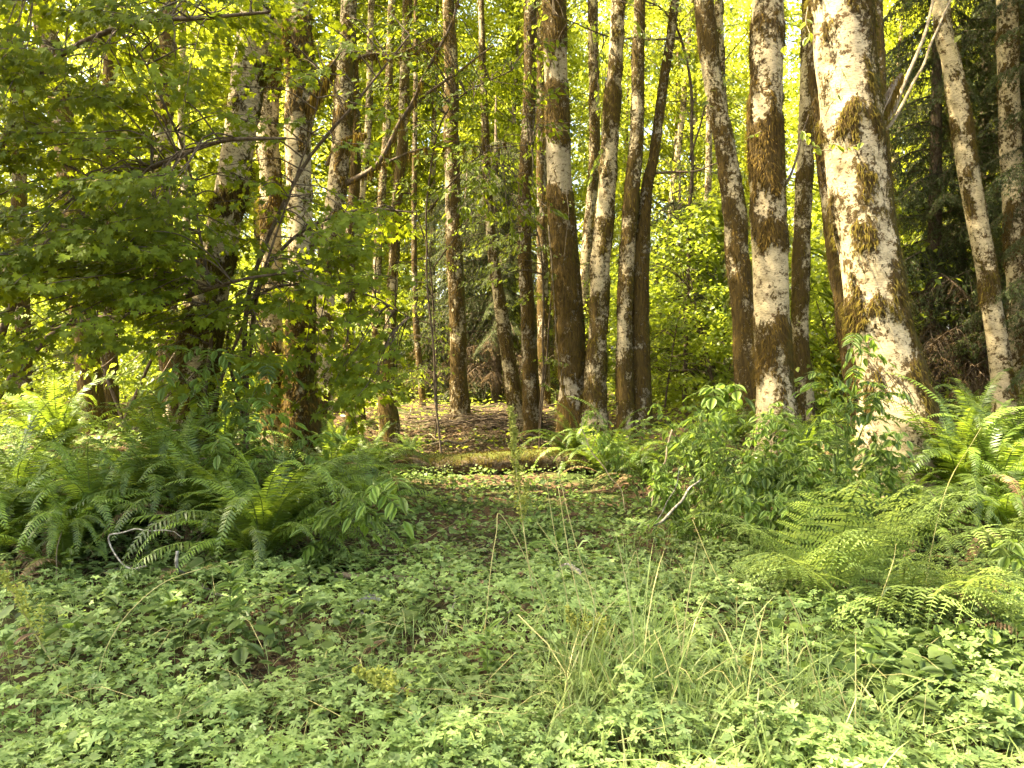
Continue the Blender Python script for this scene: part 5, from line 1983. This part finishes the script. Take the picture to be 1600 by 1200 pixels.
stick([at(915, 640, 8.4), at(908, 668, 8.3), at(925, 705, 8.1), at(950, 740, 7.9), at(970, 765, 7.8), at(975, 800, 7.7)], [0.003, 0.006, 0.004], 'thin arching dead stem in front of the white forked trunk foot', mat='twig_pale',
      sub=[([at(925, 705, 8.1), at(932, 680, 8.1), at(940, 655, 8.2)], .004)])
stick([G(872, 902, .05), G(890, 905, .09), G(905, 918, .08), G(897, 930, .03)], [0.016, 0.022, 0.012], 'pale broken bark piece right of the dock stalk', name='bark_fragment', cat='bark')
stick([G(870, 932, .04), G(890, 928, .06)], [0.018, 0.012], 'small white bark chip below the pale broken bark', name='bark_fragment', cat='bark')
stick([G(712, 930, .03), G(705, 975, .05), G(700, 1000, .03)], [0.007, 0.004], 'slender white twig standing in the near leaves left of centre')
stick([G(770, 1000, .03), G(800, 975, .08), G(835, 965, .08)], [0.006, 0.003], 'dark forked twig left of the dock foot')
stick([at(88, 895, 5.0), at(92, 860, 5.0), at(96, 830, 5.0)], [0.004, 0.003], 'thin pale upright twig by the left sprout', mat='twig_pale')
stick([G(207, 938), G(213, 950), G(216, 962)], [0.006, 0.004], 'tiny white forked twig on the left ground leaves', sub=[([G(207, 938), G(195, 942), G(188, 940)], .003)])

# the log across the back of the clearing
lp = [on_ground(600, 742), on_ground(680, 740), on_ground(760, 739), on_ground(840, 738), on_ground(905, 734)]
lb = Vector((lp[0].x, 11.2, float(gz(lp[0].x, 11.2))))
t = thing('fallen_log', 'long mossy fallen log lying across the back of the clearing', 'log', lb)
cl = curve([Vector(((px - 800) / F * Yq, Yq, 0.165 + float(gz((px - 800) / F * Yq, Yq)))) - lb for px, Yq in ((596, 11.2), (680, 11.1), (760, 11.05), (840, 11.0), (915, 10.9))], 90)
seg = 18
V, ms, gr = [], [], []
for i, p in enumerate(cl):
    r_ = 0.15 * (1 - 0.12 * i / 89) * (1 + 0.10 * mnoise.noise(p * 3))
    for k in range(seg):
        an = 2 * math.pi * k / seg
        q = Vector((p.x * 3, math.cos(an), math.sin(an)))
        w = r_ * (1 + 0.16 * mnoise.noise(q * 2.5))
        V.append((p.x, p.y + math.cos(an) * w, p.z + math.sin(an) * w))
        ms.append(0.35 + 0.35 * math.sin(an) + 0.5 * fract(q * 1.4))
        gr.append(0.3 + 0.4 * math.sin(an))
idx = np.arange(90 * seg).reshape(90, seg)
nxt = np.roll(idx, -1, axis=1)
me = mesh_arrays('log_body', np.array(V), np.stack([idx[:-1], idx[1:], nxt[1:], nxt[:-1]], -1).reshape(-1, 4))
for nm, arr in (('moss', ms), ('green', gr)):
    a_ = me.attributes.new(nm, 'FLOAT', 'POINT')
    a_.data.foreach_set('value', np.array(arr, np.float32))
link_mesh('log_body', me, M['bark_log'], t)
for i in (0, 89):                                    # sawn ends
    s = Soup()
    ring = np.array(V[i * seg:(i + 1) * seg])
    s.add(np.vstack([ring.mean(0)[None], ring]), [(0, 1 + k, 1 + (k + 1) % seg) for k in range(seg)])
    link_mesh('cut_end', s.mesh('cut_end'), M['twig_pale'], t)
A = np.array(V)
upm = np.array(ms) > 0.45
vi = rng.choice(np.where(upm)[0], 3200)
rp = A[vi] + rng.normal(0, 0.015, (3200, 3))
tip = rp + np.column_stack([rng.normal(0, .015, 3200), rng.normal(-0.012, .015, 3200), rng.uniform(-0.05, 0.03, 3200)])
wv = np.column_stack([np.full(3200, 0.006), np.zeros(3200), np.zeros(3200)])
link_mesh('moss', mesh_arrays('moss', np.stack([rp - wv, rp + wv, tip], 1).reshape(-1, 3), np.arange(9600).reshape(-1, 3)), M['moss_green'], t)['kind'] = 'stuff'

for i, (pts, rd, lab) in enumerate([
    ([(760, 672), (800, 665), (850, 668), (885, 672)], .045, 'thick dead branch lying at the back right of the clearing'),
    ([(740, 655), (790, 662), (830, 660), (870, 655)], .03, 'dead branch behind the thick one at the clearing end'),
    ([(668, 705), (700, 700), (740, 698)], .022, 'pale straight stick on the sunlit brown clearing'),
    ([(655, 680), (680, 690), (690, 697)], .016, 'short slanting stick at the left of the brown clearing'),
    ([(820, 690), (850, 684), (880, 680)], .02, 'pale stick near the right end of the log'),
    ([(700, 670), (760, 664), (800, 655)], .035, 'dark mossy branch in the brush heap behind the clearing'),
    ([(640, 655), (690, 660), (730, 650)], .03, 'dark branch at the left of the brush heap'),
    ([(655, 628), (640, 650), (630, 662)], .012, 'pale thin stick leaning left of the brush heap')]):
    stick([on_ground(a, b_) + Vector((0, 0, 0.05 + 0.03 * (i % 3))) for a, b_ in pts], [rd, rd * .6], lab, mat='twig_pale' if i in (2, 3, 4, 7) else 'twig', name='fallen_branch', cat='branch', amp=0.06)
st3 = random.Random(9)
s = Soup()
for i in range(260):
    px, py = st3.uniform(640, 890), st3.uniform(646, 676)
    f = on_ground(px, py)
    a = st3.uniform(-0.5, 0.5) + (3.14 if st3.random() < .5 else 0)
    l_ = st3.uniform(0.3, 1.0)
    z0 = f.z + st3.uniform(0.0, 0.20)
    s.tube([Vector((f.x, f.y, z0)), Vector((f.x + math.cos(a) * l_ * .5, f.y + math.sin(a) * l_ * .5, z0 + 0.05)), Vector((f.x + math.cos(a) * l_, f.y + math.sin(a) * l_, z0 + st3.uniform(-.1, .08)))], [0.010, 0.004], 4)
o = link_mesh('brushwood', s.mesh('brushwood'), M['twig'])
tag(o, 'matted heap of dead twigs behind the brown clearing', None, None, 'stuff')

# dead leaf curls standing in the near leaves
for px, py, l_, rx, lab in [(568, 1050, .13, 50, 'curled brown dead leaf upright in the near leaves'), (610, 1180, .14, 40, 'dark withered leaf at the bottom left of centre'),
                            (805, 925, .10, 60, 'reddish withered leaf hanging at the dock foot'), (700, 1140, .07, 10, 'small grey dead leaf in the bottom centre'),
                            (920, 1030, .08, 20, 'tiny tan dead leaf near the grass')]:
    f = on_ground(px, py)
    me = mesh_arrays('dead_leaf', *oval_leaf(w=0.35, pts=6, droop=0.4, fold=0.7))
    o = link_mesh('dead_leaf', me, M['fern_dead'], None, f + Vector((0, 0, 0.07)))
    o.rotation_euler = (R(rx), R(15), R(-50))
    o.scale = (l_, l_, l_)
    tag(o, lab, 'leaf')
for px, py, r_, lab in [(318, 1182, .035, 'small grey stone showing between the bottom left leaves'), (705, 1140, .025, 'small grey stone in the bottom centre')]:
    f = on_ground(px, py)
    me = bpy.data.meshes.new('stone')
    import bmesh
    bm = bmesh.new()
    bmesh.ops.create_icosphere(bm, subdivisions=3, radius=1)
    for v in bm.verts:
        v.co *= 1 + 0.22 * mnoise.noise(v.co * 1.3 + Vector((px, 0, 0)))
        v.co.z *= 0.55
    bm.to_mesh(me)
    bm.free()
    o = link_mesh('stone', me, M['rock'], None, f + Vector((0, 0, .03)))
    o.scale = (r_ * 1.4, r_, r_)
    tag(o, lab, 'stone')

# ------------------------------------------------------------------ the rest of the wood beside the view, which shades it
SH = [(-6.6, 5.2, 5.8), (-8.6, 3.0, 4.8), (-12.5, 12, 3.0), (9.5, 8.0, 4.5), (12, 13, 3)]
for i, (x, y, low) in enumerate(SH):
    z = float(gz(x, y))
    t = thing('alder_tree', 'leafy alder standing beside the view and shading its edge', 'tree', (x, y, z), i, 'alders beside the view')
    tr = link_mesh('trunk', far_trunks[i % 3], None, t)
    tr.scale = (1.4, 1.4, 1.1)
    c = link_mesh('crown', CROWNS[i % 4], None, t, (0, 0, low))
    c.scale = (1.25, 1.25, 1.2)
    c.rotation_euler = (0, 0, i * 1.7)
